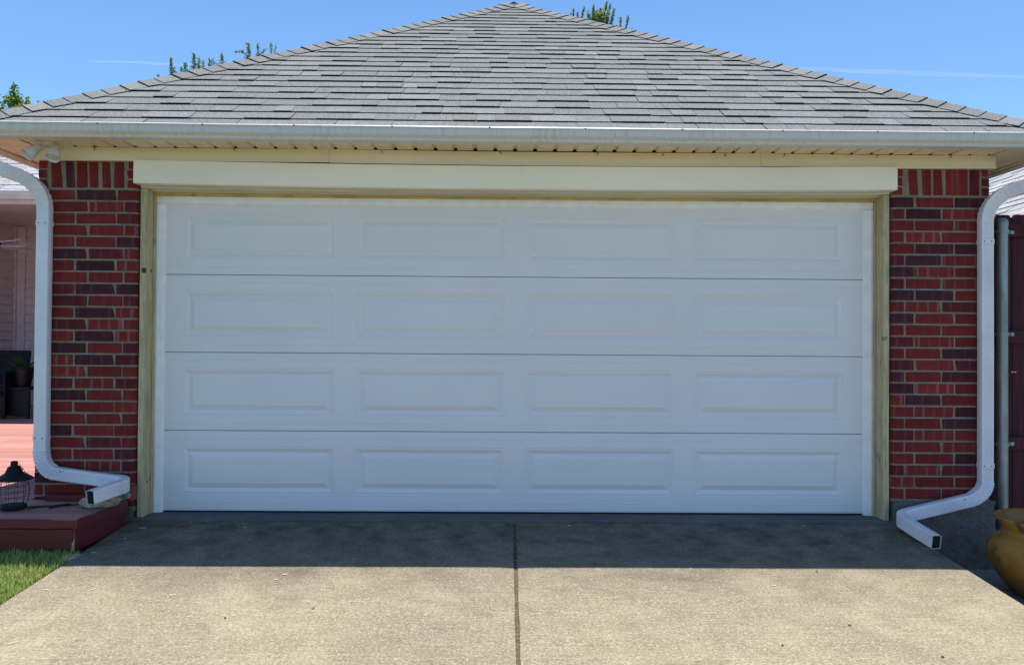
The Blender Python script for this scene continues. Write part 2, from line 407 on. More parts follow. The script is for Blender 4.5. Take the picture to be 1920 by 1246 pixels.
# dirt packed in the joint
jm = MB(); V = []; F = []
n = 260
for j in range(n+1):
    y = -6.8+6.6*j/n; xc = -.003+(y+.2)*.00425
    for i, dx in enumerate((-.03, -.006, .006, .03)):
        V.append((xc+dx, y, SL*y-.010+.006*noise.noise(Vector((y*30, i*3., 5)))-(.004 if i in (0, 3) else 0)))
for j in range(n):
    for i in range(3): F.append((j*4+i, j*4+i+1, j*4+5+i, j*4+4+i))
jm.add(V, F); stuff(tag(jm.obj('joint_dirt', 'joint_dirt', smooth=60), 'brown dirt packed into the joint down the middle of the driveway', 'dirt'))
# garage floor slab showing in front of the door, its front arris a little ragged
sp = MB(); V = []; F = []; n = 170
prof = lambda x: [( .35, .0), (-.05, .0), (-.175+.004*noise.noise(Vector((x*4, 0, 3))), -.001), (-.190+.007*noise.noise(Vector((x*9, 0, 0)))+.004*noise.noise(Vector((x*31, 0, 0))), -.006+.002*noise.noise(Vector((x*17, 1, 0)))), (-.193+.006*noise.noise(Vector((x*9, 4, 0))), -.028), (-.193, -.3)]
for i in range(n+1):
    x = -2.60+5.20*i/n
    for y, z in prof(x): V.append((x, y, z))
for i in range(n):
    for j in range(5): F.append((i*6+j, i*6+j+1, i*6+7+j, i*6+6+j))
sp.add(V, F); struct(sp.obj('garage_floor_slab', 'slab_concrete', smooth=50))
struct(box(-12, 12, -22, -14, -1.36, SL*-14-.03, 'road', 'street_asphalt'))
# paving beside the garage, right: uneven stone pavers, one object each
pave = struct(box(2.575, 6.0, -4.2, -.195, -.42, -.345, 'paving', 'soil', ch=.003))
tag_y = -.21
rowi = 0
y = -.21
while y > -4.1:
    d = rnd.uniform(.19, .24); x = 2.59+(.0 if rowi % 2 else -.0); first = True
    while x < 5.4:
        w = rnd.uniform(.30, .42)*(.6 if first and rowi % 2 else 1); first = False
        z = -.306+rnd.uniform(-.010, .006); g_ = .007
        mb = MB(); mb.box(-w/2+g_, w/2-g_, -d/2+g_, d/2-g_, -.04, 0, .006)
        mb.v = [(a+rnd.uniform(-.004, .004), b+rnd.uniform(-.004, .004), c) for a, b, c in mb.v]
        o = mb.obj('paver', 'paver_stone', pave, (x+w/2, y-d/2, z)); o.rotation_euler = (rnd.uniform(-.015, .015), rnd.uniform(-.015, .015), rnd.uniform(-.02, .02))
        x += w
    y -= d; rowi += 1
# grass
def grass(name, n, box_, label, zf, lean=.35, hgt=(.02, .065), reject=None):
    rg = np.random.default_rng(3); V = np.zeros((n*5, 3)); F = []
    m = 0
    while m < n:
        x = rg.uniform(box_[0], box_[1]); y = rg.uniform(box_[2], box_[3])
        if reject and reject(x, y): continue
        dens = .5+.5*noise.noise(Vector((x*3, y*3, 0)))
        if rg.uniform() > .45+dens: continue
        h = rg.uniform(*hgt)*(.65+.7*dens); a = rg.uniform(0, 2*PI); w = rg.uniform(.0018, .0036)
        dx, dy = math.cos(a), math.sin(a); l = rg.uniform(.1, 1)*lean*h*1.6; b = rg.uniform(0, 2*PI); lx, ly = math.cos(b)*l, math.sin(b)*l; z = zf(x, y)
        V[m*5:m*5+5] = [(x-dx*w, y-dy*w, z), (x+dx*w, y+dy*w, z), (x+dx*w*.8+lx*.35, y+dy*w*.8+ly*.35, z+h*.6), (x-dx*w*.8+lx*.35, y-dy*w*.8+ly*.35, z+h*.6), (x+lx, y+ly, z+h*(1-.25*l/h))]
        F += [(m*5, m*5+1, m*5+2, m*5+3), (m*5+3, m*5+2, m*5+4)]; m += 1
    me = bpy.data.meshes.new(name); me.from_pydata(V.tolist(), [], F); me.materials.append(MT['grass_blade']); me.update()
    o = link(name, me); return stuff(tag(o, label, 'grass'))
grass('grass', 85000, (-4.6, -2.562, -3.0, -.775), 'short green lawn grass growing left of the driveway edge', gz)

# ------------------------------------------------------------------ GARAGE
G = thing('garage', 'red brick garage with grey shingled hip roof and white double door', 'garage', (0, 0, 0))
YF = -.17                                             # brick face
def plan(x_in, x_out, sgn, inset=0., rad=.042):
    """outline of a pier in plan; sgn -1 = left pier (round corner on its right)"""
    i = inset; pts = [(x_out-sgn*i, YF+i)]
    cx = x_in+sgn*rad; cy = YF+rad
    arc = [(cx-sgn*(rad-i)*math.sin(a), cy-(rad-i)*math.cos(a)) for a in [PI/2*t/5 for t in range(6)]]
    pts += arc+[(x_in+sgn*i, -.03), (x_out-sgn*i, -.03)]
    return pts
XI, XO, ZB, ZS = 2.545, 3.22, .137, 2.190
for sg in (-1, 1):
    zb = .137 if sg > 0 else .05
    mb = MB().prism(plan(sg*XI, sg*XO, sg, .006), zb-.01, 2.47); mb.obj('mortar_wall', 'mortar', G, smooth=40)
# foundation, rough cast concrete
for sg in (-1, 1):
    mb = MB(); nx, nz = 60, 34; V = []; F = []
    for j in range(nz+1):
        for i in range(nx+1):
            x = sg*(2.56+(.70)*i/nx) ; z = -.36+(.137 if sg > 0 else .06)*j/nz+.36*j/nz
            if sg > 0 and i > nx-6: x -= (.02+.07*noise.noise(Vector((z*9, 3, 1))))*(i-nx+6)/6
            y = -.180+.012*noise.noise(Vector((x*7, z*9, 2)))+.008*noise.noise(Vector((x*22, z*26, 2)))+.004*noise.noise(Vector((x*60, z*60, 2)))
            if sg > 0 and z < .03: y -= .012
            V.append((x, y, z))
    for j in range(nz):
        for i in range(nx): F.append((j*(nx+1)+i, j*(nx+1)+i+1, (j+1)*(nx+1)+i+1, (j+1)*(nx+1)+i))
    n0 = len(V); rim = [i for i in range(nx+1)]+[j*(nx+1)+nx for j in range(1, nz+1)]+[nz*(nx+1)+i for i in range(nx-1, -1, -1)]+[j*(nx+1) for j in range(nz-1, 0, -1)]
    for t in rim: V.append((V[t][0], 0.3, V[t][2]))
    for a in range(len(rim)): b = (a+1) % len(rim); F.append((rim[a], rim[b], n0+b, n0+a))
    mb.add(V, F).obj('foundation', 'foundation_concrete', G, smooth=50)
# bricks
BM = {'R': 'brick_red', 'D': 'brick_plum', 'M': 'brick_wine', 'P': 'brick_banded'}
cache = {}
def brick_mesh(w, h, kind, var, mk):
    key = (round(w, 3), round(h, 3), kind, var, mk)
    if key in cache: return cache[key]
    rr = random.Random(str(key)); mb = MB()
    if kind == 0:
        mb.box(-w/2, w/2, 0, .10, -h/2, h/2, .0035)
        tl, tr, bl, brr = [rr.uniform(-.0035, .0035) for _ in range(4)]
        if rr.random() < .35: tr -= rr.uniform(.004, .014)
        if rr.random() < .2: bl += rr.uniform(.003, .010)
        t2, b2 = rr.uniform(-.0015, .0015), rr.uniform(-.0015, .0015)
        nv = []
        for x, y, z in mb.v:
            d = (tl if z > 0 else bl) if x < 0 else (tr if z > 0 else brr)
            nv.append((x+d, y+rr.uniform(-.0008, .0008), z+(t2 if z > 0 else b2)*(1 if x > 0 else -1)))
        mb.v = nv
    else:                                             # bullnose at the side 'kind' (-1: rounded on the left end, +1: on the right end)
        rad = .045; s_ = kind; x_in = s_*w/2; pts = [(-s_*w/2+rr.uniform(-.003, .003), 0)]
        cx = x_in-s_*rad
        pts += [(cx+s_*rad*math.sin(a), rad-rad*math.cos(a)) for a in [PI/2*t/6 for t in range(7)]]+[(x_in, .13), (-s_*w/2, .13)]
        mb.prism(pts, -h/2, h/2)
    me = mb.mesh('brick'); me.materials.append(MT[BM[mk]]); cache[key] = me
    if kind: me.polygons.foreach_set('use_smooth', [True]*len(me.polygons)); me.set_sharp_from_angle(angle=math.radians(35))
    return me
def put_brick(xa, xb, z0, z1, mk, kind=0, jt=.0072):
    a, b = min(xa, xb), max(xa, xb)
    ja = jt if kind != -1 else 0.; jb = jt if kind != 1 else 0.
    a += ja; b -= jb
    me = brick_mesh(b-a, z1-z0, kind, rnd.randint(0, 3), mk)
    return link('brick', me, G, ((a+b)/2, YF+rnd.uniform(-.0022, .0012), (z0+z1)/2), (0, rnd.uniform(-.004, .004), 0))
rowsL = "RDR RPM RRM RRP RRD DMP RDP RRR MDD MRM RDP MPP RDP DRM PDM PRR MPM DRR RRP RRR DRR RMR RRM RPM DRR RRR".split()
rowsR = "DRD MDP RRP RPR RDD MDP DPR MRP DDR RPM DRR RRR MPR RRD MRM DRM DPR PDR PPD RRD MPR RRP RRD MPM PRR RRR".split()
H = (ZS-ZB)/26
for i in range(27):
    zt = ZS-i*H; z0, z1 = zt-H+.0128, zt-.0005
    if i < 26:
        s_ = rowsL[i]
        if i % 2 == 0:
            put_brick(-3.22, -2.966, z0, z1, s_[0]); put_brick(-2.966, -2.691, z0, z1, s_[1]); put_brick(-2.691, -2.545, z0, z1, s_[2], 1)
        else:
            put_brick(-3.22, -3.155, z0, z1, rnd.choice('RMD')); put_brick(-3.155, -2.88, z0, z1, s_[0]); put_brick(-2.88, -2.639, z0, z1, s_[1]); put_brick(-2.639, -2.545, z0, z1, s_[2], 1)
        s_ = rowsR[i]
        if i % 2 == 0:
            put_brick(2.545, 2.703, z0, z1, s_[0], -1); put_brick(2.703, 2.975, z0, z1, s_[1]); put_brick(2.975, 3.22, z0, z1, s_[2])
        else:
            put_brick(2.545, 2.636, z0, z1, s_[0], -1); put_brick(2.636, 2.887, z0, z1, s_[1]); put_brick(2.887, 3.155, z0, z1, s_[2]); put_brick(3.155, 3.22, z0, z1, rnd.choice('RMD'))
    else:
        for a, b in ((-3.22, -2.966), (-2.966, -2.691)): put_brick(a, b, z0, z1, 'M')
        put_brick(-2.691, -2.545, z0, z1, 'R', 1)
# soldier course above
for a, b, m_ in ((-3.130, -3.058, 'R'), (-3.037, -2.974, 'D'), (-2.957, -2.891, 'R'), (-2.884, -2.813, 'R'), (-2.791, -2.729, 'R'), (-2.709, -2.645, 'R'),
                 (2.661, 2.730, 'R'), (2.752, 2.814, 'P'), (2.835, 2.897, 'R'), (2.920, 2.990, 'P'), (3.000, 3.066, 'P'), (3.081, 3.143, 'M')):
    put_brick(a, b, 2.207, 2.386+rnd.uniform(-.006, .003), m_, 0, 0)
for zs, lst in (((2.335, 2.386), 'RRRR'), ((2.272, 2.324), 'MRRM'), ((2.207, 2.258), 'MRPM')):
    for (a, b), m_ in zip(((-3.219, -3.149), (-2.622, -2.548), (2.555, 2.627), (3.160, 3.22)), lst):
        put_brick(a+rnd.uniform(0, .006), b-rnd.uniform(0, .008), *zs, m_, 0, 0)
for zs in ((2.207, 2.26),):                            # rounded closer where the soldiers meet the opening
    pass
# side and back walls
for sg in (-1, 1):
    mb = MB().box(sg*3.215 if sg < 0 else 3.08, sg*3.08 if sg < 0 else 3.215, -.029, 7.0, -.35, 2.465); mb.obj('wall', 'brick_far', G)
MB().box(-3.079, 3.079, 6.9, 7.02, -.35, 2.465).obj('wall', 'brick_far', G)

# --- header, frieze, fascia wrap over the opening (the long members sag a little)
def sagp(poly, x0, x1, sag, name, m, n=12, tilt=0., pinch=None):
    rings = []
    for i in range(n+1):
        x = x0+(x1-x0)*i/n; s_ = -sag*(1-((x-(x0+x1)/2)/((x1-x0)/2))**2)+tilt*(x/(x1-x0))
        rings.append([(x, p[0], p[1]+s_) for p in poly])
    return MB().loft(rings).obj(name, m, G, smooth=30)
# frieze board with a small lip along its bottom
sagp([(-.198, 2.474), (-.198, 2.397), (-.206, 2.395), (-.206, 2.384), (-.172, 2.384), (-.165, 2.474)], -3.245, -1.262, .003, 'frieze_board', 'cream')
sagp([(-.1995, 2.473), (-.1995, 2.393), (-.2075, 2.391), (-.2075, 2.380), (-.172, 2.380), (-.165, 2.473)], -1.26, 1.64, .006, 'frieze_board', 'cream')
sagp([(-.198, 2.473), (-.198, 2.397), (-.206, 2.395), (-.206, 2.384), (-.172, 2.384), (-.165, 2.473)], 1.642, 3.238, .003, 'frieze_board', 'cream')
# wrapped fascia box over the opening, two lengths with a lapped joint
bx = lambda z1, z0, yf: [(yf, z1), (yf, z0+.002), (yf+.002, z0), (-.155, z0), (-.155, z1)]
rings = []
def fz(x): return -.017*(1-(x/2.55)**2)
for (xa, xb, yf, nm) in ((-2.555, .045, -.224, 0), (.028, 2.555, -.2275, 1)):
    rings = []
    for i in range(11):
        x = xa+(xb-xa)*i/10; w_ = .0012*noise.noise(Vector((x*2.5, 1, nm)))
        rings.append([(x, p[0]+(w_ if p[0] < -.2 else 0), p[1]+fz(x)) for p in bx(2.3825, 2.229, yf)])
    MB().loft(rings).obj('header_wrap', 'fascia_wrap', G)
for i_, (yf, za, zb_, nm, mt) in enumerate(((-.150, 2.212, 2.2425, 'header_board', 'header_paint'), (-.020, 2.182, 2.2115, 'head_jamb', 'pine_head'))):
    rings = []
    for i in range(21):
        x = -2.54+5.08*i/20; s_ = fz(x)*(.55 if i_ else .8)+.0015*noise.noise(Vector((x*1.7, 5, i_)))
        rings.append([(x, yf, zb_+.02+s_), (x, yf, za+.002+s_), (x, yf+.003, za+s_), (x, .05, za+s_), (x, .05, zb_+.02+s_)])
    MB().loft(rings).obj(nm, mt, G)
rings = []
for i in range(21):                                   # bare head jamb, flat underside strip
    x = -2.497+4.994*i/20; s_ = fz(x)*.6
    rings.append([(x, -.10, 2.2118+s_), (x, -.10, 2.206+s_), (x, -.0205, 2.206+s_), (x, -.0205, 2.2118+s_)])
MB().loft(rings).obj('head_jamb_liner', 'header_paint', G)
# jamb posts in treated pine
for sg in (-1, 1):
    mb = MB(); X0, X1 = sorted((sg*2.540, sg*2.500)); z0 = -.004
    rings = []
    for i in range(13):
        z = z0+(2.208-z0)*i/12; w_ = .0012*noise.noise(Vector((z*2, sg, 0)))
        c = .005; A, B = X0+w_, X1+w_
        rings.append([(A, -.1515+c, z), (A+c, -.1515, z), (B-c, -.1515, z), (B, -.1515+c, z), (B, .03, z), (A, .03, z)])
    MB().loft(rings).obj('jamb_post', 'treated_pine', G)
    X0, X1 = sorted((sg*2.4985, sg*2.489))
    box(X0, X1, -.045, .03, -.003, 2.181, 'jamb_strip', 'treated_pine', G, .001)
    # white door stop moulding, ogee in plan
    e = [(2.4885, .012), (2.4885, -.021), (2.482, -.0235), (2.470, -.0235), (2.466, -.019), (2.458, -.0175), (2.447, -.0175), (2.440, -.014), (2.434, -.004), (2.430, -.002), (2.430, .012)]
    pl = [(sg*a, b) for a, b in e]
    st = MB().prism(pl, .001, 2.128); st.v = [(x, y_, z-(0 if z > 1 else 0)) for x, y_, z in st.v]; st.obj('stop_moulding', 'stop_paint', G, smooth=30)
pt = [(.012, 2.1805), (-.021, 2.1805), (-.0235, 2.174), (-.0235, 2.162), (-.019, 2.158), (-.0175, 2.150), (-.0175, 2.141), (-.014, 2.134), (-.004, 2.128), (-.002, 2.1245), (.012, 2.1245)]
rings = []
for i in range(21):
    x = -2.4883+4.9766*i/20; rings.append([(x, a, b+fz(x)*.3) for a, b in pt])
MB().loft(rings).obj('stop_moulding', 'stop_paint', G, smooth=30)
# knots standing in the pine, and the grading stamp inked on the right jamb
for (x, y_, z, s_, nm) in ((-2.512, -.1522, 1.655, 1.6, 0), (-2.4983, -.07, 1.66, .8, 1), (-2.4983, -.09, .225, .7, 1), (-2.4983, -.05, .235, .6, 1)):
    mb = MB(); mb.lathe([(.0001, .0014), (.004*s_, .0010), (.008*s_, .0004), (.0115*s_, -.002)], seg=12, caps=(False, False))
    o = mb.obj('knot', 'bark', G, (x, y_, z)); o.rotation_euler = (PI/2, 0, 0) if nm == 0 else (0, PI/2, 0); o.scale = (1, 1.25, 1) if nm == 0 else (1.3, 1, 1)
def text_obj(name, body, size, m, parent, loc, rot, extrude=.0002):
    c = bpy.data.curves.new(name, 'FONT'); c.body = body; c.size = size; c.extrude = extrude; c.space_line = .85
    t = bpy.data.objects.new(name, c); C.objects.link(t); me = bpy.data.meshes.new_from_object(t.evaluated_get(bpy.context.evaluated_depsgraph_get()))
    bpy.data.objects.remove(t); me.materials.clear(); me.materials.append(MT[m]); return link(name, me, parent, loc, rot)

# --- the door
D = MB().box(-2.47, 2.47, .045, .06, .02, 2.15).obj('garage_door', 'door', G)
cuts = [.019, .564, 1.104, 1.642, 2.16]
pans = [(-2.305, -1.248), (-1.116, -.072), (.066, 1.110), (1.242, 2.298)]
wy = lambda x: .0
for si in range(4):
    z0, z1 = cuts[si]+(.0016 if si else 0), cuts[si+1]-.0016
    pz0 = [.126, .665, 1.206, 1.748][si]; pz1 = [.455, .993, 1.531, 2.063][si]
    ed = .052; st_ = .0016                             # the shallow steps along the meeting edges
    lines = [(z0, .004), (z0+.002, 0.), (z0+ed-.003, 0.), (z0+ed, -.0016), (z0+ed+.005, 0)]
    top = [(z1-ed-.005, 0), (z1-ed, -.0016), (z1-ed+.003, 0.), (z1-.002, 0.), (z1, .004)] if si < 3 else [(z1, 0.)]
    X = [-2.46]+[q for p_ in pans for q in p_]+[2.46]
    zz = lines+[(pz0, 0), (pz1, 0)]+top
    mb = MB(); V = [(x, y_, z) for z, y_ in zz for x in X]; F = []; nx = len(X)
    kp = len(lines)
    for j in range(len(zz)-1):
        for i in range(nx-1):
            if j == kp and i % 2 == 1: continue
            F.append((j*nx+i, j*nx+i+1, (j+1)*nx+i+1, (j+1)*nx+i))
    n0 = len(V)                                       # returns to give the sheet thickness
    V += [(-2.46, .045, z0), (2.46, .045, z0), (2.46, .045, z1), (-2.46, .045, z1)]
    F += [tuple(range(nx))+(n0+1, n0), tuple((len(zz)-1)*nx+i for i in range(nx))+(n0+2, n0+3)]
    mb.add(V, F).obj('door_section', 'door', D)
    for (xa, xb) in pans:
        # embossed panel: step, slope in, slope out to a raised field
        pr = [(0, 0), (.004, .0024), (.008, .0022), (.012, .0004), (.0155, .0008), (.040, .0125), (.0425, .0125), (.071, .0015), (.0745, -.0002), (.085, -.0002)]
        rings = []
        for d, y_ in pr:
            rings.append([(xa+d, y_, pz0+d), (xb-d, y_, pz0+d), (xb-d, y_, pz1-d), (xa+d, y_, pz1-d)])
        MB().loft(rings, True, (False, True)).obj('raised_panel', 'door', D)
MB().box(-2.445, 2.445, .008, .04, .0005, .0185, .002).obj('bottom_seal', 'dark_plastic', D)
MB().box(-2.44, 2.44, -.001, .007, .0120, .0184, .001).obj('bottom_rail', 'aluminium_white', D)
text_obj('grade_stamp', 'No.2 KD19\nSYP 0821', .018, 'ink', G, (2.4994-.0011, -.125, 1.232), (PI/2, 0, -PI/2))

# --- soffit: vinyl panels with grooves, one object each
SZ = 2.4735
Rf = MB()
pw = .1335
pmes = []
for mt in ('soffit_vinyl', 'soffit_perf'):
    mb = MB(); yA, yB = -.4255, -.1985
    pf = [(-pw/2, 0), (-pw/2+.0045, .0), (pw/2-.030, 0), (pw/2-.024, .0145), (pw/2-.007, .0145), (pw/2-.001, 0), (pw/2, 0)]
    V = [(x, y_, z) for y_ in (yA, yB) for x, z in pf]; n = len(pf)
    V += [(-pw/2, yA, .016), (pw/2, yA, .016), (-pw/2, yB, .016), (pw/2, yB, .016)]
    F = [(i, i+1, n+i+1, n+i) for i in range(n-1)]+[(2*n, 2*n+1, 2*n+3, 2*n+2)]
    me = mb.add(V, F).mesh('soffit_panel'); me.materials.append(MT[mt]); pmes.append(me)
perf = {3, 4, 10, 19, 20, 21, 33, 34, 45}
for i in range(50):
    x = -3.2265+pw*(i+.5)+(.0225 if i else .0225)
    if x > 3.16: break
    link('soffit_panel', pmes[1 if i in perf else 0], G, (x, 0, SZ))
for sg in (-1, 1):                                    # side soffits, panels running the other way
    a, b = sorted((sg*3.228, sg*3.498))
    for i in range(34):
        y0 = -.42+i*.2165
        box(a, b, y0, y0+.2125, SZ, SZ+.012, 'soffit_panel', 'soffit_vinyl', G, .002)
box(-3.5, 3.5, 7.03, 7.40, SZ, SZ+.012, 'soffit_panel', 'soffit_vinyl', G, .002)
for i, x in enumerate((-2.83, -1.90, -.915, -.115, .54, 1.40, 1.80, 2.43, 2.93, .98)):   # nails and stray caulk along the frieze top
    mb = MB().tube([(0, -.008, .004), (.004, -.010, -.004), (.011*(1 if x < 0 else -1), -.009, -.016)], [.003, .0025, .0012], 6); mb.obj('wire_clip', 'bark', G, (x, -.197, 2.466-(.006 if abs(x) < 1.5 else 0)))
# fascia boards
for (x0, x1, y0, y1) in ((-3.525, 3.525, -.4475, -.428), ):
    box(x0, x1, y0, y1, 2.464, 2.560, 'fascia', 'cream', G)
box(-3.52, 3.52, -.427, -.412, 2.462, 2.4725, 'soffit_channel', 'cream', G)
for sg in (-1, 1):
    a, b = sorted((sg*3.5, sg*3.524)); box(a, b, -.427, 7.42, 2.460, 2.560, 'fascia', 'cream', G)
box(-3.499, 3.499, 7.401, 7.42, 2.460, 2.56, 'fascia', 'cream', G)
# gutters (K profile), mitred round both front corners
GP = [(.000, 2.545), (.000, 2.452), (.062, 2.452), (.070, 2.456), (.074, 2.4635), (.076, 2.470), (.088, 2.477), (.0985, 2.486), (.1005, 2.492), (.1005, 2.522), (.108, 2.526), (.110, 2.533), (.105, 2.5385), (.098, 2.537), (.098, 2.533), (.094, 2.492), (.004, 2.458), (.004, 2.545)]
def grun(path, name):
    rings = []
    for d, (cx, cy), (ox, oy), dz in path: rings.append([(cx+ox*p[0], cy+oy*p[0], p[1]+dz) for p in GP])
    return MB().loft(rings, True, (True, True)).obj(name, 'gutter', G, smooth=25)
B = 3.5245
fr = [(0, (-B, -.4475), (-1, -1), .006)]
for i in range(1, 48):
    x = -B+2*B*i/48; fr.append((0, (x, -.4475+.0015*noise.noise(Vector((x*1.1, 2, 0)))), (0, -1), .0035*noise.noise(Vector((x*.9, 7, 0)))+.006-.009*(x+B)/(2*B)-.004*math.sin(PI*(x+B)/(2*B))))
fr.append((0, (B, -.4475), (1, -1), -.003))
gt = grun(fr, 'gutter')
grun([(0, (-B-.0003, -.4478), (-1, -1), .0055), (0, (-B-.0003, 7.4), (-1, 0), .0055)], 'gutter')
grun([(0, (B+.0003, -.4478), (1, -1), -.0035), (0, (B+.0003, 7.4), (1, 0), -.0035)], 'gutter')
for i, x in enumerate((-3.28, -2.62, -1.97, -1.40, -.79, -.18, .42, 1.03, 1.66, 2.26, 2.87, 3.35)):
    mb = MB(); mb.lathe([(.0001, .004), (.004, .0035), (.0055, 0)], seg=8, caps=(False, False)); o = mb.obj('gutter_screw', 'screw_dark', gt, (x, -.5582, 2.532-.0012*x-.003)); o.rotation_euler = (PI/2, 0, 0)

# --- roof
WR, ZE, TP, YE = 3.55, 2.552, .664, -.45
th = math.atan(TP); ct, sn = math.cos(th), math.sin(th); APY = YE+WR; APZ = ZE+TP*WR; BKY = 7.45-WR
rb = MB()
rb.add([(-WR, YE, ZE), (WR, YE, ZE), (WR, 7.45, ZE), (-WR, 7.45, ZE), (0, APY, APZ), (0, BKY, APZ)], [(0, 1, 4), (1, 2, 5, 4), (2, 3, 5), (3, 0, 4, 5), (3, 2, 1, 0)])
ROOF = rb.obj('roof', 'shingle', G)
EX = .1527
def tab(x0, x1, s0, hi, clip=True, ov=.035):
    """one shingle tab as local verts relative to (xm, s0) on the front slope"""
    s1 = s0+EX+ov
    h0 = WR-s0*ct-.02; h1 = WR-s1*ct-.02
    def cl(x, h): return max(-h, min(h, x)) if clip else x
    a0, b0, a1, b1 = cl(x0, h0), cl(x1, h0), cl(x0, max(0, h1)), cl(x1, max(0, h1))
    if b0-a0 < .012: return None
    lo = [(a0, s0, hi), (b0, s0, hi), (b1, s1, .0025), (a1, s1, .0025)]
    return lo
def slope_pt(x, s_, n_): return (x, YE+s_*ct-n_*sn, ZE+s_*sn+n_*ct)
tabs = []
nrow = 28; s0 = -.022
rr = random.Random(11)
for k_ in range(nrow):
    s_ = s0+EX*k_+(0 if k_ else 0)
    half = WR-s_*ct; x = -half-rr.uniform(0, .2); big = False
    ph = rr.uniform(0, 9)
    while x < half:
        w = rr.choice((.12, .15, .19, .24, .29, .34))*rr.uniform(.9, 1.1); big = not big if rr.random() < .72 else big
        a, b = max(x, -half), min(x+w, half)
        hi = (.0152 if big else .0112)+rr.uniform(-.0012, .0014)
        if b-a > .02: tabs.append((k_, a+.0004, b-.0004, s_+rr.uniform(-.0025, .0025)+.004*noise.noise(Vector(((a+b)*.6, k_*.7, 0))), hi))
        x += w
print('tabs', len(tabs))
rest = MB()
tcache = {}
def edge(me, per, which):
    me.materials.append(MT['shingle_edge'])
    for p in me.polygons:
        if p.index % per in which: p.material_index = 1
for n_, (k_, a, b, s_, hi) in enumerate(tabs):
    q = tab(a, b, s_, hi)
    if not q: continue
    pts = [slope_pt(*p) for p in q]; low = [slope_pt(p[0], p[1], -.004) for p in q]
    if n_ < 297:
        xm = (a+b)/2; c = Vector(slope_pt(xm, s_, 0))
        whole = abs(q[3][0]-a) < 1e-6 and abs(q[2][0]-b) < 1e-6
        key = (round(b-a, 2), round(hi, 3)) if whole else None
        if key and key in tcache: me = tcache[key]
        else:
            if key:
                w2 = round(b-a, 2)/2-.0002; loc = [(-w2, 0, key[1]), (w2, 0, key[1]), (w2, EX+.035, .0025), (-w2, EX+.035, .0025)]
                P4 = [(x_, s2*ct-n2*sn, s2*sn+n2*ct) for x_, s2, n2 in loc]; L4 = [(x_, s2*ct+.004*sn, s2*sn-.004*ct) for x_, s2, n2 in loc]
            else: P4 = [tuple(Vector(p)-c) for p in pts]; L4 = [tuple(Vector(p)-c) for p in low]
            me = MB().add(P4+L4, [(0,1,2,3),(4,7,6,5),(0,4,5,1),(1,5,6,2),(3,2,6,7),(0,3,7,4)]).mesh('shingle'); me.materials.append(MT['shingle']); edge(me, 6, (2,))
            if key: tcache[key] = me
        link('shingle', me, ROOF, c)
    else:
        rest.add(pts+low, [(0,1,2,3),(4,7,6,5),(0,4,5,1),(1,5,6,2),(3,2,6,7),(0,3,7,4)])
ro = stuff(rest.obj('upper_shingles', 'shingle', ROOF)); edge(ro.data, 6, (2,))
# courses on the two side slopes, one object
side = MB()
for sg in (-1, 1):
    for k_ in range(28):
        s_ = -.02+EX*k_; s1 = s_+EX+.03; y = YE+s_*ct-.1; ye = 7.45-s_*ct
        while y < ye:
            w = rr.choice((.2, .3, .4)); a = max(y, YE+s_*ct+.02); b = min(y+w, ye-.02)
            if b-a > .03:
                hi = rr.choice((.006, .011)); a1 = max(a, YE+s1*ct+.02); b1 = min(b, 7.45-s1*ct-.02)
                def P(yy, ss, nn): return (sg*(WR-ss*ct+nn*sn), yy, ZE+ss*sn+nn*ct)
                if b1 > a1: side.add([P(a, s_, hi), P(b-.003, s_, hi), P(b1-.003, s1, .0025), P(a1, s1, .0025), P(a, s_, -.003), P(b-.003, s_, -.003)], [(0,1,2,3), (0,4,5,1)])
            y += w
stuff(side.obj('side_shingles', 'shingle', ROOF))
# hip and ridge caps: folded tabs, each lapping the one below
nf = Vector((0, -sn, ct))
for sg in (-1, 1):
    ns = Vector((sg*sn, 0, ct)); hd = Vector((-sg, 1, TP)).normalized(); base = Vector((sg*WR, YE, ZE))
    wf = nf.cross(hd); wf = wf*(1 if wf.x*sg < 0 else -1); ws = ns.cross(hd); ws = ws*(1 if ws.y > 0 else -1)
    L = (Vector((0, APY, APZ))-base).length; ce = .134
    cm = []
    for var in range(4):
        hw = .128+.004*var; e0 = .021+.0015*var; e1 = .0125; ln = ce+.045; up = (nf+ns).normalized(); dr = .004*(var-1.5)
        v = []
        for t, e in ((0, e0), (ln, e1)):
            for q_, lift in ((wf*hw+nf*(e*.75), 0), (wf*.03+nf*e+up*.002, 0), (up*(e+.006), 0), (ws*.03+ns*e+up*.002, 0), (ws*hw+ns*(e*.75), 0)):
                v.append(hd*(t+(dr if t == 0 else 0))+q_)
        v += [p-up*.007 for p in v]
        F = []
        for j in range(4): F += [(j, j+1, 6+j, 5+j), (10+j, 15+j, 16+j, 11+j), (j, 10+j, 11+j, j+1)]
        F += [(0, 5, 15, 10), (4, 14, 19, 9)]
        me = MB().add(v, F).mesh('hip_cap'); me.materials.append(MT['shingle']); edge(me, 14, (2, 5, 8, 11, 12)); cm.append(me)
    m_ = int(L/ce)
    for i in range(m_+1):
        t = -.01+i*ce
        if t > L-.05: break
        link('hip_cap', cm[rr.randint(0, 3)], ROOF, base+hd*t)
mb = MB()
for i in range(7):
    y0 = APY-.06+i*.134
    if y0 > BKY+.1: break
    mb = MB(); z = APZ+.002
    v = []
    for yy, e in ((y0, .014), (y0+.17, .007)):
        for x_, zz_ in ((-.13, -.13*TP), (-.03, -.018), (0, -.004), (.03, -.018), (.13, -.13*TP)): v.append((x_, yy, z+zz_+e))
    v += [(a, b, c-.007) for a, b, c in v]; F = []
    for j in range(4): F += [(j, j+1, 6+j, 5+j), (j, 10+j, 11+j, j+1)]
    F += [(0, 5, 15, 10), (4, 14, 19, 9)]
    mb.add(v, F).obj('ridge_cap', 'shingle', ROOF)

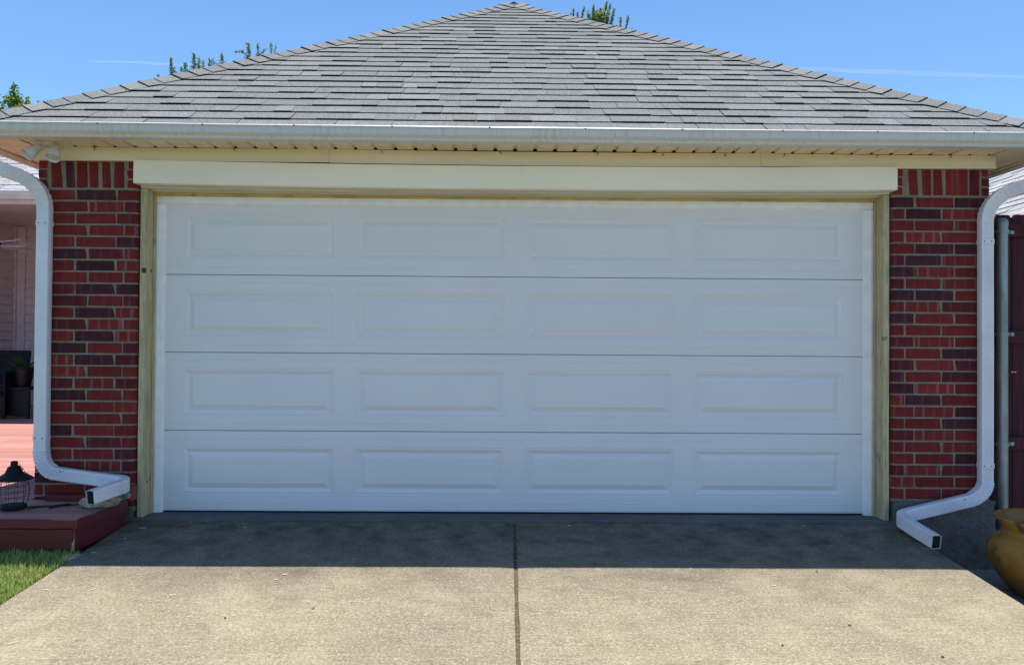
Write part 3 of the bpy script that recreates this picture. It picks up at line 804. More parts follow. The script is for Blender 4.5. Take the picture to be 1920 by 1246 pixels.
# --- downspouts
def section(w, d, rib=.0022, nr=5):
    """outline in (wide, depth) coordinates, ribbed on both broad faces, soft corners"""
    c = .007; pts = []
    def face(sgn):
        out = [(-w/2+c, sgn*d/2)]
        for i in range(nr):
            u0 = -w/2+.013+(w-.026)*i/nr; u1 = -w/2+.013+(w-.026)*(i+1)/nr
            out += [(u0+.0012, sgn*d/2), (u0+.0034, sgn*(d/2-rib)), (u1-.0034, sgn*(d/2-rib)), (u1-.0012, sgn*d/2)]
        out.append((w/2-c, sgn*d/2)); return out
    pts += face(1); pts += [(w/2-c*.3, d/2-c*.3), (w/2, d/2-c), (w/2, -d/2+c), (w/2-c*.3, -d/2+c*.3)]
    pts += face(-1)[::-1]; pts += [(-w/2+c*.3, -d/2+c*.3), (-w/2, -d/2+c), (-w/2, d/2-c), (-w/2+c*.3, d/2-c*.3)]
    return pts
def pipe(pts, ref, w=.083, d=.06, rib=.0022, pleat=None, caps=(False, False)):
    sec = section(w, d, rib); P = [Vector(p) for p in pts]; rings = []
    for i, p in enumerate(P):
        t = (P[min(i+1, len(P)-1)]-P[max(i-1, 0)]).normalized()
        nn = Vector(ref[i] if isinstance(ref, list) else ref); nn = (nn-t*nn.dot(t)).normalized(); ww = t.cross(nn).normalized()
        k1 = 1+(pleat if pleat and i % 2 and 2 < i < len(P)-3 else 0)
        rings.append([p+ww*(a*k1)+nn*(b*k1) for a, b in sec])
    return MB().loft(rings, True, caps)
def arc(p0, c, p1, n=9):
    p0, c, p1 = Vector(p0), Vector(c), Vector(p1); return [p0*(1-t)**2+c*2*t*(1-t)+p1*t*t for t in [i/(n-1) for i in range(n)]]
def downspout(sg, x, zt, ztop_arm, straps, zb, seg1, mouth, labels):
    F_ = (0, -1, 0); yv = -.212
    # straight run
    body = pipe([(x, yv, zt), (x+.001*sg, yv, (zt+zb)/2), (x-.001*sg, yv, zb)], F_, rib=.0034 if sg > 0 else .0008).obj('downspout', 'aluminium_white', G, smooth=30)
    A = ztop_arm
    up = pipe([A[0], A[1]], (0, -1, .2), rib=.0022).obj('downspout_arm', 'aluminium_white', body, smooth=30)
    d_ = (Vector(A[1])-Vector(A[0])).normalized(); s_ = Vector(A[1])
    cpt = Vector((x, yv, s_.z+d_.z/abs(d_.x)*abs(x-s_.x)*.55))
    e = arc(s_-d_*.015, cpt, (x, yv, zt-.004), 24)
    pipe(e, (0, -1, .1), .0835, .0605, .0018, .10).obj('elbow', 'aluminium_white', body, smooth=10)
    pipe([Vector(A[0])+Vector((0, 0, .12)), Vector(A[0])+Vector((0, 0, .03)), Vector(A[0])+(Vector(A[1])-Vector(A[0]))*.10], (0, -1, .2), .0865, .0635, .002).obj('elbow', 'aluminium_white', body, smooth=25)
    for z in straps:
        st = pipe([(x, yv, z-.0155), (x, yv, z+.0155)], F_, .0885, .066, .0006).obj('strap', 'aluminium_white', body, smooth=30)
        for dx in (-.024, .022):
            m2 = MB(); m2.lathe([(.0001, .002), (.0035, .0018), (.0045, 0)], seg=8, caps=(False, False)); o = m2.obj('screw', 'screw_dark', st, (x+dx, yv-.0332, z)); o.rotation_euler = (PI/2, 0, 0); o['kind'] = 'stuff' if False else ''; del o['kind']
    # foot elbow, turning along the wall
    s1 = Vector(seg1[0]); e1 = Vector(seg1[1]); dd = (e1-s1).normalized()
    e = arc((x, yv, zb+.003), (x, yv-.008, s1.z+abs(dd.z/dd.x)*abs(x-s1.x)+.01), s1+dd*.02, 26)
    pipe(e, F_, .0835, .0605, .0018, .10).obj('elbow', 'aluminium_white', body, smooth=10)
    lg = pipe([s1, e1], (dd.y*-1, -1, 0), rib=.0038).obj('foot_pipe', 'aluminium_white', body, smooth=30)
    for dd_ in (.07,):
        m2 = MB(); m2.lathe([(.0001, .002), (.0035, .0018), (.0045, 0)], seg=8, caps=(False, False)); pz = s1+dd*dd_+Vector((0, -.0335, .022)); o = m2.obj('screw', 'screw_dark', body, pz); o.rotation_euler = (PI/2, 0, 0)
    return body, lg
dl, _ = downspout(-1, -3.143, 2.045, ((-3.56, -.487, 2.385), (-3.285, -.335, 2.262)), (1.955, .535), .475, ((-3.045, -.245, .308), (-2.585, -.305, .262)), None, None)
dr_, _ = downspout(1, 3.158, 2.015, ((3.56, -.487, 2.315), (3.300, -.345, 2.222)), (1.885, .385), .285, ((3.045, -.245, .162), (2.575, -.285, .062)), None, None)
# outlets: the last length turns back to throw the water clear
def outlet(body, path, ref, torn):
    mb = pipe(path, ref, .085, .062, .002)
    o = mb.obj('outlet_pipe', 'aluminium_white', body, smooth=30)
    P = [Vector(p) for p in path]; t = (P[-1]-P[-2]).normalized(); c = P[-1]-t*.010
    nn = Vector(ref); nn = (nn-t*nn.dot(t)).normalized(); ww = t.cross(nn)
    pl = MB().add([c+ww*.0395*a+nn*.0285*b for a, b in ((-1,-1),(1,-1),(1,1),(-1,1))], [(0,1,2,3)]); pl.obj('mouth_shade_plane', 'mouth_shade', body)  # black plane, paints the shade inside the open pipe mouth
    return o
# corner pieces are short mitred lofts so the hairpin stays closed
def hairpin(body, e1, mid, d2, w=.0865, d=.0635):
    P = arc(e1, mid, d2, 9); P = [Vector(p) for p in P]; sec = section(w, d, .0015); rings = []
    for i, p in enumerate(P):
        t = (P[min(i+1, 8)]-P[max(i-1, 0)]).normalized(); t.z = 0; t.normalize(); ww = Vector((0, 0, 1)); nn = ww.cross(t)
        rings.append([p+ww*a+nn*b for a, b in sec])
    return MB().loft(rings, True, (False, False)).obj('elbow', 'aluminium_white', body, smooth=25)
hairpin(dl, (-2.60, -.305, .263), (-2.498, -.312, .254), (-2.536, -.405, .243))
outlet(dl, [(-2.532, -.385, .244), (-2.566, -.49, .234), (-2.606, -.615, .221)], (1, -.35, 0), 0)
hairpin(dr_, (2.60, -.284, .066), (2.515, -.296, .048), (2.530, -.385, .036))
outlet(dr_, [(2.5285, -.365, .038), (2.545, -.50, .014), (2.567, -.675, -.013)], (-1, -.1, 0), 1)

# ------------------------------------------------------------------ FLOODLIGHT under the eave
FL = thing('floodlight', 'white twin floodlight under the eave above the left downspout', 'floodlight', (-3.10, -.32, SZ))
MB().lathe([(.0001, 0), (.058, 0), (.060, -.006), (.056, -.020), (.047, -.026), (.0001, -.026)], (-3.085, -.315, SZ-.001), 28, (False, False)).obj('mounting_plate', 'lamp_plastic', FL, smooth=40)
def lamp_head(base, knuckle, d):
    base, knuckle, d = Vector(base), Vector(knuckle), Vector(d).normalized()
    MB().tube([base, knuckle], .013, 10).obj('arm', 'lamp_plastic', FL, smooth=40)
    q_ = d.to_track_quat('Z', 'Y').to_matrix()
    prof = [(.0001, -.004), (.020, -.004), (.0245, .002), (.026, .030), (.030, .036), (.038, .062), (.0435, .086), (.0445, .100), (.0425, .102), (.040, .096), (.038, .080)]
    mb = MB().lathe(prof, seg=28, caps=(False, False)); mb.v = [tuple(q_ @ Vector(p)+knuckle) for p in mb.v]
    hd_ = mb.obj('lamp_shade', 'lamp_plastic', FL, smooth=35)
    mb = MB().lathe([(.0001, .092), (.015, .0905), (.028, .086), (.0385, .080)], seg=24, caps=(False, False)); mb.v = [tuple(q_ @ Vector(p)+knuckle) for p in mb.v]
    mb.obj('lens', 'glass', hd_, smooth=60)
lamp_head((-3.115, -.335, SZ-.02), (-3.105, -.345, SZ-.040), (-.45, -.60, -.66))
lamp_head((-3.045, -.325, SZ-.02), (-3.012, -.320, SZ-.030), (.06, -.50, -.86))

# ------------------------------------------------------------------ DECK on the left
DK = thing('wooden_deck', 'red stained low wooden deck left of the garage', 'deck', (-4.5, 3, 0))
ZD = .12
y = -.745; i = 0
pm = {}
while y < 7.15:
    w = .139; xr = (-2.622+.1*(y+.745)) if y < -.26 else -3.235
    for (a, b) in ((-8.0, -5.3), (-5.295, xr)):
        dz = rnd.uniform(-.0025, .0015)
        box(a, b, y+.003, y+w-.004, ZD-.026+dz, ZD+dz, 'deck_board', 'deck_stain', DK, .004)
    y += w; i += 1
box(-8.0, -2.612, -.770, -.7475, ZD-.052, ZD+.003, 'edge_board', 'deck_skirt', DK, .005)
MB().prism([(-2.6125, -.770), (-2.596, -.768), (-2.545, -.262), (-2.556, -.258), (-2.612, -.7465)], ZD-.050, ZD+.002).obj('edge_board', 'deck_skirt', DK)
box(-8.0, -2.625, -.764, -.742, -.066, ZD-.054, 'skirt_board', 'deck_skirt', DK, .003)
MB().prism([(-2.625, -.7635), (-2.608, -.762), (-2.560, -.25), (-2.58, -.25), (-2.625, -.742)], -.060, ZD-.053).obj('skirt_board', 'deck_skirt', DK)
box(-8.0, -2.64, -.70, -.66, -.20, ZD-.030, 'joist', 'deck_skirt', DK, .003)
# bare chipped wood where the stain has come away at the corner
MB().add([(-2.640, -.7655, -.064), (-2.612, -.7655, -.064), (-2.6115, -.7655, .022), (-2.619, -.7655, -.006), (-2.628, -.7655, -.018), (-2.630, -.7655, -.045)], [(0,1,2,3,4,5)]).obj('bare_patch', 'bare_wood', DK)
MB().prism([(-2.75, -.7685), (-2.66, -.7712), (-2.614, -.7716), (-2.600, -.760), (-2.602, -.75), (-2.66, -.7655)], ZD+.0015, ZD+.0042).obj('bare_patch', 'bare_wood', DK)
rp = random.Random(5)
def rock(name, m, c, s, sub=3, amp=.25, label=None, cat=None, parent=None, group=None, flat=.0, seed=0):
    bm = bmesh.new(); bmesh.ops.create_icosphere(bm, subdivisions=sub, radius=1)
    for v in bm.verts:
        n1 = noise.noise(v.co*1.6+Vector((seed, 0, 0)))*amp+noise.noise(v.co*5+Vector((seed, 3, 0)))*amp*.35
        p = v.co*(1+n1); p = Vector([max(-.86, min(.86, q)) for q in p]); v.co = Vector((p.x*s[0], p.y*s[1], p.z*s[2]))
    me = bpy.data.meshes.new(name); bm.to_mesh(me); bm.free(); me.materials.append(MT[m]); o = link(name, me, parent, c)
    if label: tag(o, label, cat, group)
    return o
rock('concrete_chunk', 'rock', (-2.655, -.395, ZD+.034), (.125, .095, .044), 4, .30, 'rough broken concrete slab propping up the left downspout outlet', 'stone', seed=4)
rock('stone', 'pebble', (-2.555, -.250, ZD+.045), (.034, .03, .028), 3, .3, 'small grey stone wedged behind the left downspout bend', 'stone', seed=8)
rock('stone', 'pebble', (-2.585, -.255, ZD+.030), (.028, .026, .024), 3, .3, 'smaller tan stone beside the wedged grey stone under the bend', 'stone', seed=15)
tag(box(-2.548, -2.520, -.262, -.178, .128, .220, 'wood_block', 'red_block_paint', None, .003), 'short red painted wood block standing by the left door jamb', 'block')
rock('stone', 'rock', (-2.585, -.845, -.088), (.055, .075, .026), 3, .3, 'flat grey stone lying in the grass at the deck corner', 'stone', seed=22)
tag(box(-3.10, -2.72, -.245, -.19, ZD+.004, ZD+.044, 'board', 'deck_skirt', None, .003), 'short dark red board lying against the brick wall under the downspout', 'board')
# loose dark iron hook and wire on the deck
hk = thing('garden_hook', 'thin black iron plant hook lying on the deck boards', 'hook', (-2.95, -.43, ZD))
MB().tube([(-3.42, -.47, ZD+.008), (-3.1, -.45, ZD+.007), (-2.88, -.40, ZD+.008), (-2.74, -.35, ZD+.012), (-2.70, -.33, ZD+.02)], .0045, 8).obj('rod', 'iron_black', hk, smooth=60)
MB().tube([(-2.94, -.47, ZD+.006), (-2.90, -.44, ZD+.016), (-2.84, -.40, ZD+.018)], [.006, .008, .004], 8).obj('prong', 'iron_black', hk, smooth=60)
MB().tube([(-3.05, -.50, ZD+.006), (-2.98, -.46, ZD+.014), (-2.86, -.385, ZD+.012)], .0035, 8).obj('prong', 'iron_black', hk, smooth=60)

# caged hanging lantern / feeder
LX, LY = -3.156, -.475
LN = thing('caged_lantern', 'black iron caged lantern with hat shaped lid standing on the deck', 'lantern', (LX, LY, ZD))
MB().lathe([(.0001, .0), (.066, .0), (.072, .004), (.074, .018), (.068, .026), (.0001, .026)], (LX, LY, ZD+.003), 28, (False, False)).obj('base_tray', 'iron_black', LN, smooth=40)
MB().lathe([(.108, .186), (.110, .190), (.092, .203), (.062, .219), (.050, .228), (.040, .252), (.0365, .262), (.030, .268), (.021, .270), (.0195, .298), (.014, .301), (.0001, .301), ], (LX, LY, ZD), 32, (False, False)).obj('lid', 'iron_black', LN, smooth=40)
MB().lathe([(.0001, .187), (.1075, .1862)], (LX, LY, ZD-.0005), 32, (False, False)).obj('lid_underside', 'iron_black', LN)
for j in range(11):
    a = 2*PI*j/11+.2; pr = [(.066, .02), (.080, .05), (.0875, .095), (.086, .14), (.074, .187)]
    MB().tube([(LX+rr_*math.cos(a), LY+rr_*math.sin(a), ZD+z) for rr_, z in pr], .0014, 5).obj('cage_wire', 'iron_black', LN)
for z, rr_ in ((.050, .080), (.085, .0875), (.120, .0885), (.155, .084)):
    MB().tube([(LX+rr_*math.cos(2*PI*t/28), LY+rr_*math.sin(2*PI*t/28), ZD+z) for t in range(29)], .0015, 5).obj('cage_ring', 'iron_black', LN)
cp = [(LX+.003, LY, ZD+.302), (LX+.018, LY-.004, ZD+.292), (LX+.036, LY, ZD+.272), (LX+.052, LY+.003, ZD+.250), (LX+.064, LY, ZD+.232), (LX+.082, LY+.004, ZD+.222)]
for j in range(len(cp)-1):
    a, b = Vector(cp[j]), Vector(cp[j+1]); m = (a+b)/2; t = (b-a).normalized(); s_ = t.cross(Vector((0, 1, 0))).normalized() if j % 2 else Vector((0, 1, 0)); h = (b-a).length*.62
    MB().tube([m+t*h*math.cos(q_)+s_*.0062*math.sin(q_) for q_ in [2*PI*k2/12 for k2 in range(13)]], .0015, 5).obj('chain_link', 'iron_black', LN)

# ------------------------------------------------------------------ HOUSE behind the deck (left)
HS = thing('house', 'neighbouring house with mauve vinyl siding and grey roof behind the deck', 'house', (-8, 7, 0))
XW, YW = -8.0, 7.2
z = .05
box(XW-.25, XW-.03, 4.0, 7.5, -.3, 3.6, 'wall', 'house_vinyl', HS); box(XW, -1, YW+.03, YW+.25, -.3, 3.4, 'wall', 'house_vinyl', HS)
zz = .05
while zz < 3.0:                                       # lap siding boards, one by one
    MB().prism([(XW-.028, zz), (XW+.006, zz), (XW+.006, zz+.006), (XW-.018, zz+.122), (XW-.018, zz+.1395), (XW-.028, zz+.1395)], 4.6, YW-.06, 'y').obj('siding_board', 'house_vinyl', HS)
    MB().prism([(YW+.028, zz), (YW-.006, zz), (YW-.006, zz+.006), (YW+.018, zz+.122), (YW+.018, zz+.1395), (YW+.028, zz+.1395)], XW+.14, -3.0, 'x').obj('siding_board', 'house_vinyl', HS)
    zz += .14
box(XW-.027, XW+.016, YW-.058, YW+.028, .04, 3.0, 'corner_trim', 'house_trim', HS); box(XW+.013, XW+.135, YW-.008, YW+.028, .04, 3.0, 'corner_trim', 'house_trim', HS)
for z_ in [.9+.17*i for i in range(10)]: box(XW+.055, XW+.075, YW-.018, YW-.009, z_, z_+.02, 'trim_clip', 'house_vinyl', HS)
box(-10, -1, 5.0, 7.6, 3.02, 3.06, 'porch_ceiling', 'house_trim', HS); box(-10, -1, 4.965, 4.998, 2.98, 3.10, 'fascia', 'house_trim', HS)
pr = [(4.964, 3.13), (4.964, 3.04), (4.90, 3.04), (4.88, 3.07), (4.865, 3.09), (4.86, 3.125), (4.85, 3.13), (4.85, 3.14), (4.87, 3.14)]
MB().prism(pr, -10, -1.5, 'x').obj('gutter', 'aluminium_white', HS)
HT = .60; hth = math.atan(HT); hc, hs_ = math.cos(hth), math.sin(hth); HY, HZ = 4.93, 3.125; HL = 2.9
RF = MB().prism([(HY, HZ-.01), (HY, HZ), (HY+HL*hc, HZ+HL*hs_), (HY+2*HL*hc, HZ), (HY+2*HL*hc, HZ-.01)], -10, -1, 'x').obj('roof', 'shingle_pale', HS)
hr = random.Random(3); far = MB(); cnt = 0
for k_ in range(19):
    s_ = -.02+.1527*k_; x = -10-hr.uniform(0, .3)
    while x < -1:
        w = hr.choice((.2, .28, .36, .45)); hi = hr.choice((.007, .013)); s1 = s_+.185
        def P(x_, ss, nn): return (x_, HY+ss*hc-nn*hs_, HZ+ss*hs_+nn*hc)
        vs = [P(x+.002, s_, hi), P(x+w-.002, s_, hi), P(x+w-.002, s1, .003), P(x+.002, s1, .003), P(x+.002, s_, -.003), P(x+w-.002, s_, -.003)]
        fs = [(0,1,2,3), (0,4,5,1)]
        if -7.6 < x < -5.4 and k_ < 14: MB().add(vs, fs).obj('shingle', 'shingle_pale', RF); cnt += 1
        else: far.add(vs, fs)
        x += w
stuff(far.obj('outer_shingles', 'shingle_pale', RF)); print('house shingles', cnt)
# porch ceiling fan, mostly out of frame
FN = thing('ceiling_fan', 'porch ceiling fan with grey blades under the house eave', 'fan', (-7.35, 5.6, 3.02))
MB().lathe([(.02, 0), (.02, -.42), (.10, -.45), (.12, -.50), (.10, -.58), (.0001, -.60)], (-7.35, 5.6, 3.02), 20, (True, False)).obj('motor', 'dark_plastic', FN, smooth=40)
for j in range(5):
    a = -.20+j*2*PI/5; c, s_ = math.cos(a), math.sin(a); t = .012
    q_ = []
    for rr_, hw in ((.13, .03), (.2, .055), (.52, .07), (.56, .055)):
        for sgn_ in (-1, 1): q_.append((rr_, sgn_*hw))
    v = []
    for zz_ in (0, .008):
        for rr_, w_ in q_: v.append((-7.35+c*rr_-s_*w_, 5.6+s_*rr_+c*w_, 3.02-.53+zz_+w_*.35))
    F = [(0,1,3,2), (2,3,5,4), (4,5,7,6), (8,10,11,9), (10,12,13,11), (12,14,15,13), (0,2,10,8), (2,4,12,10), (4,6,14,12), (1,9,11,3), (3,11,13,5), (5,13,15,7), (6,7,15,14), (0,8,9,1)]
    MB().add(v, F).obj('blade', 'house_trim', FN)
tag(MB().tube([(-7.6, 5.3, 2.52), (-7.2, 5.3, 2.50), (-6.86, 5.3, 2.535), (-6.75, 5.3, 2.56)], .006, 6).obj('cable', 'house_trim'), 'thin cable strung under the porch beside the ceiling fan', 'cable')
# patio chair in the porch shade
def chair(cx, cy, label):
    c = thing('patio_chair', label, 'chair', (cx, cy, ZD))
    Z = ZD
    box(cx-.30, cx+.30, cy-.26, cy+.26, Z+.30, Z+.34, 'seat', 'chair_frame', c, .008)
    box(cx-.27, cx+.27, cy-.28, cy+.20, Z+.342, Z+.44, 'cushion', 'chair_cushion', c, .03)
    mb = MB(); mb.box(cx-.30, cx+.30, cy+.23, cy+.27, Z+.34, Z+.90, .015); mb.v = [(x, y_+(z_-Z-.34)*.22, z_) for x, y_, z_ in mb.v]; mb.obj('backrest', 'chair_frame', c)
    box(cx-.30, cx+.30, cy-.235, cy-.215, Z+.04, Z+.299, 'front_panel', 'chair_frame', c, .004)
    for sx in (-1, 1):
        box(cx+sx*.318-.008, cx+sx*.318+.008, cy-.23, cy+.23, Z+.05, Z+.595, 'side_panel', 'chair_frame', c, .004)
        box(cx+sx*.33-.03, cx+sx*.33+.03, cy-.29, cy+.28, Z+.60, Z+.63, 'armrest', 'chair_frame', c, .008)
        for sy in (-1, 1): MB().tube([(cx+sx*.33, cy+sy*.25, Z), (cx+sx*.33, cy+sy*.25, Z+.60)], .016, 8).obj('leg', 'chair_frame', c)
chair(-7.02, 5.15, 'dark patio chair with grey cushion in the porch shade')
# potted plant on a small stand beside it
PP = thing('potted_plant', 'dark potted plant with broad leaves on a stand beside the patio chair', 'plant', (-6.60, 5.15, ZD))
PX, PY = -6.60, 5.15
box(PX-.165, PX+.165, PY-.145, PY-.13, ZD+.03, ZD+.379, 'door', 'chair_frame', PP, .003)
MB().lathe([(.0001, .42), (.09, .42), (.125, .60), (.135, .66), (.125, .66), (.115, .62), (.0001, .61)], (PX, PY, ZD), 20, (False, False)).obj('pot', 'dark_plastic', PP, smooth=40)
box(PX-.19, PX+.19, PY-.17, PY+.17, ZD+.38, ZD+.418, 'stand_top', 'chair_frame', PP, .004)
for sx in (-1, 1):
    for sy in (-1, 1): box(PX+sx*.16-.018, PX+sx*.16+.018, PY+sy*.14-.018, PY+sy*.14+.018, ZD, ZD+.379, 'leg', 'chair_frame', PP, .002)
for j in range(13):
    a = j*2.4; L_ = rp.uniform(.18, .34); up_ = rp.uniform(.25, 1.1); v = []; F = []
    for t in range(6):
        tt = t/5; rr_ = L_*tt*.9; z_ = ZD+.62+L_*up_*tt*(1-.45*tt)*1.2; w_ = .048*math.sin(PI*min(.97, tt+.08))
        for sgn_ in (-1, 1): v.append((PX+math.cos(a)*rr_-math.sin(a)*w_*sgn_, PY+math.sin(a)*rr_+math.cos(a)*w_*sgn_, z_))
    for t in range(5): F.append((t*2, t*2+1, t*2+3, t*2+2))
    MB().add(v, F).obj('leaf', 'house_leaf', PP, smooth=60)

# ------------------------------------------------------------------ RIGHT SIDE: neighbour's roof, fence, pot
NB = thing('outbuilding', 'neighbouring outbuilding with pale shingled roof beyond the fence', 'building', (6.5, 6, 0))
EXX, EZ, NT = 4.55, 2.28, .62; nth = math.atan(NT); nc, ns_ = math.cos(nth), math.sin(nth); NLn = 2.9
NR = MB().prism([(EXX, EZ-.02), (EXX, EZ), (EXX+NLn*nc, EZ+NLn*ns_), (EXX+2*NLn*nc, EZ), (EXX+2*NLn*nc, EZ-.02)], .9, 14, 'y').obj('roof', 'shingle_pale', NB)
MB().box(EXX+.25, EXX+2*NLn*nc-.25, 1.2, 13.7, -.32, EZ-.021).obj('wall', 'house_vinyl', NB)
far = MB(); cnt = 0
for k_ in range(19):
    s_ = -.02+.1527*k_; y = .9-hr.uniform(0, .3)
    while y < 14:
        w = hr.choice((.2, .28, .36, .45)); hi = hr.choice((.008, .014)); s1 = s_+.185
        def P(y_, ss, nn): return (EXX+ss*nc-nn*ns_, y_, EZ+ss*ns_+nn*nc)
        vs = [P(y+.002, s_, hi), P(y+w-.002, s_, hi), P(y+w-.002, s1, .003), P(y+.002, s1, .003), P(y+.002, s_, -.003), P(y+w-.002, s_, -.003)]
        if 1 < y < 5.5 and 1 < k_ < 17: MB().add(vs, [(0,1,2,3), (0,4,5,1)]).obj('shingle', 'shingle_pale', NR); cnt += 1
        else: far.add(vs, [(0,1,2,3), (0,4,5,1)])
        y += w
stuff(far.obj('outer_shingles', 'shingle_pale', NR)); print('outbuilding shingles', cnt)
FC = thing('wooden_fence', 'dark red stained board fence with galvanised post right of the garage', 'fence', (3.4, 0, -.3))
x = 3.262; i = 0
while x < 6.3:
    w = .139; t = 2.118+rnd.uniform(-.006, .006)
    mb = MB().prism([(x, -.29), (x+w-.004, -.29), (x+w-.004, t-.022), (x+w-.026, t), (x+.022, t), (x, t-.022)], .085+rnd.uniform(0, .004), .103, 'y'); mb.obj('picket', 'fence_stain', FC); x += w; i += 1
for z in (2.004, 1.25, .50):
    box(3.255, 6.3, .044, .083, z-.045, z+.045, 'rail', 'fence_stain', FC, .003)
PXX, PYY = 3.407, -.005
post = MB().lathe([(.0365, -.35), (.0365, 2.045)], (PXX, PYY, 0), 24).obj('post', 'galv', FC, smooth=40)
MB().lathe([(.039, 2.020), (.040, 2.048), (.034, 2.066), (.020, 2.078), (.0001, 2.082)], (PXX, PYY, 0), 24, (False, False)).obj('post_cap', 'galv', post, smooth=50)
for z in (1.985, 1.268, .500):
    b_ = MB().lathe([(.0385, z-.012), (.0425, z-.012), (.0425, z+.012), (.0385, z+.012)], (PXX, PYY, 0), 24, (False, False)); b_.box(PXX-.088, PXX-.0425, PYY+.018, PYY+.024, z-.012, z+.012, .001); b_.box(PXX+.0425, PXX+.098, PYY+.018, PYY+.024, z-.012, z+.012, .001)
    b_.box(PXX-.075, PXX-.063, PYY+.008, PYY+.018, z-.006, z+.006, .001); b_.box(PXX+.066, PXX+.078, PYY+.008, PYY+.018, z-.006, z+.006, .001)
    b_.obj('clamp', 'galv', post, smooth=40)
box(3.533, 3.545, .0825, .0848, .998, 1.006, 'tag', 'lamp_plastic', FC, 0)
box(3.552, 3.566, .0825, .0848, .998, 1.005, 'tag', 'lamp_plastic', FC, 0)
# glazed clay pot
pp = [(.0001, 0), (.17, 0), (.185, .01), (.225, .05), (.285, .13), (.325, .22), (.335, .29), (.325, .345), (.300, .385), (.262, .412), (.245, .428), (.243, .442), (.252, .462), (.275, .492), (.292, .510), (.298, .522), (.292, .530), (.278, .528), (.255, .505), (.225, .465), (.215, .44), (.24, .38), (.0001, .36)]
tag(MB().lathe([(a*.97, b*.88) for a, b in pp], (0, 0, 0), 48, (False, False)).obj('clay_pot', 'clay', None, (3.175, -.80, -.302), smooth=50), 'large mustard yellow glazed clay pot on the pavers right of driveway', 'pot')

# ------------------------------------------------------------------ debris on the concrete
def on_drive(x, y, dz=.003): return (x, y, SL*y+dz)
chip_labels = ['white splinter on the sunlit left slab, second from the grass edge', 'white splinter on the sunlit concrete nearest the lawn edge', 'long thin white splinter at the lower left of the driveway', 'white splinter below the shadow edge, lower one of a close pair', 'white splinter below the shadow edge, upper one of a close pair', 'pale slanted splinter midway across the sunlit left slab', 'small pale splinter beside a dry leaf on the left slab', 'white splinter in the shade below the front deck corner', 'short splinter in the shade between the deck and the door jamb', 'thin splinter in the shade near the middle of the left door half', 'tiny splinter on the sunlit concrete closest to the middle joint', 'tiny splinter on the floor slab edge just right of the joint', 'longest splinter lying in the shade beside the end of the deck', 'white splinter on the sunlit right slab below the shadow edge', 'small splinter on the shadow line right of the middle joint', 'tiny splinter at the floor slab edge near the right door jamb']
chips = [(-2.2, -1.33, .7, .03), (-2.44, -1.34, .5, .028), (-2.24, -1.92, .75, .05), (-1.30, -1.19, -.6, .028), (-1.27, -1.12, .1, .034), (-1.76, -1.40, .5, .035), (-1.05, -1.48, -.3, .024), (-2.48, -.80, .1, .034), (-2.42, -.55, .2, .022), (1.37, -1.25, .3, .026), (-1.75, -.33, .9, .024), (-.45, -1.62, 1.0, .02), (.36, -.26, .1, .02), (-2.41, -.35, 0, .05), (.98, -1.02, .4, .015), (1.92, -.24, .3, .022)]
for i, (x, y_, a, L_) in enumerate(chips):
    mb = MB().box(-L_*.4, L_*.4, -.0028, .0028, 0, .002, .0006); mb.v = [(p[0], p[1]+(.0025 if p[0] > 0 else 0), p[2]) for p in mb.v]
    o = mb.obj('wood_chip', 'chip_white', None, on_drive(x, y_, .002)); o.rotation_euler = (SL, 0, a)
    tag(o, chip_labels[i], 'chip', 'white splinters scattered on the driveway')
leaf_labels = ['curled brown leaf in the middle of the sunlit right slab', 'curled brown leaf on the right slab nearest the middle joint', 'curled brown leaf on the left slab farthest from the joint', 'brown leaf on the right slab nearest the lower right corner', 'brown leaf on the right slab just below the shadow edge', 'brown leaf on the left slab beside a small splinter']
for i, (x, y_, a) in enumerate(((1.56, -1.72, .3), (1.17, -1.92, 1), (-1.40, -1.66, 2), (1.83, -2.02, .5), (1.68, -1.05, 1.5), (-1.01, -1.55, .7))):
    v = [(-.014, 0, .001), (-.005, .007, .005), (.007, .006, .006), (.016, 0, .002), (.006, -.007, .004), (-.006, -.006, .005), (0, 0, .009)]
    o = MB().add(v, [(0,1,6), (1,2,6), (2,3,6), (3,4,6), (4,5,6), (5,0,6)]).obj('dry_leaf', 'leaf_brown', None, on_drive(x, y_, .002)); o.rotation_euler = (SL, 0, a); o.scale = (.7, .7, .7)
    tag(o, leaf_labels[i], 'leaf', 'dry leaves on the driveway')
gm = MB(); rg = random.Random(21)
for i in range(420):                                  # grit in and beside the joint and along the slab edge
    if i < 260: y_ = rg.uniform(-3.6, -.2); x = -.003+(y_+.2)*.00425+rg.gauss(0, .012)
    else: x = rg.uniform(-2.5, 2.5); y_ = -.205-abs(rg.gauss(0, .02))
    s_ = rg.uniform(.0012, .0035); cx, cy, cz = on_drive(x, y_, .0005-(.006 if abs(x) < .012 else 0))
    gm.add([(cx-s_, cy, cz), (cx+s_, cy-s_*.4, cz), (cx, cy+s_, cz), (cx, cy-s_, cz), (cx, cy, cz+s_*1.3)], [(0,3,4), (3,1,4), (1,2,4), (2,0,4)])
stuff(tag(gm.obj('grit', 'pebble'), 'loose grit along the driveway joint and slab edge', 'grit'))

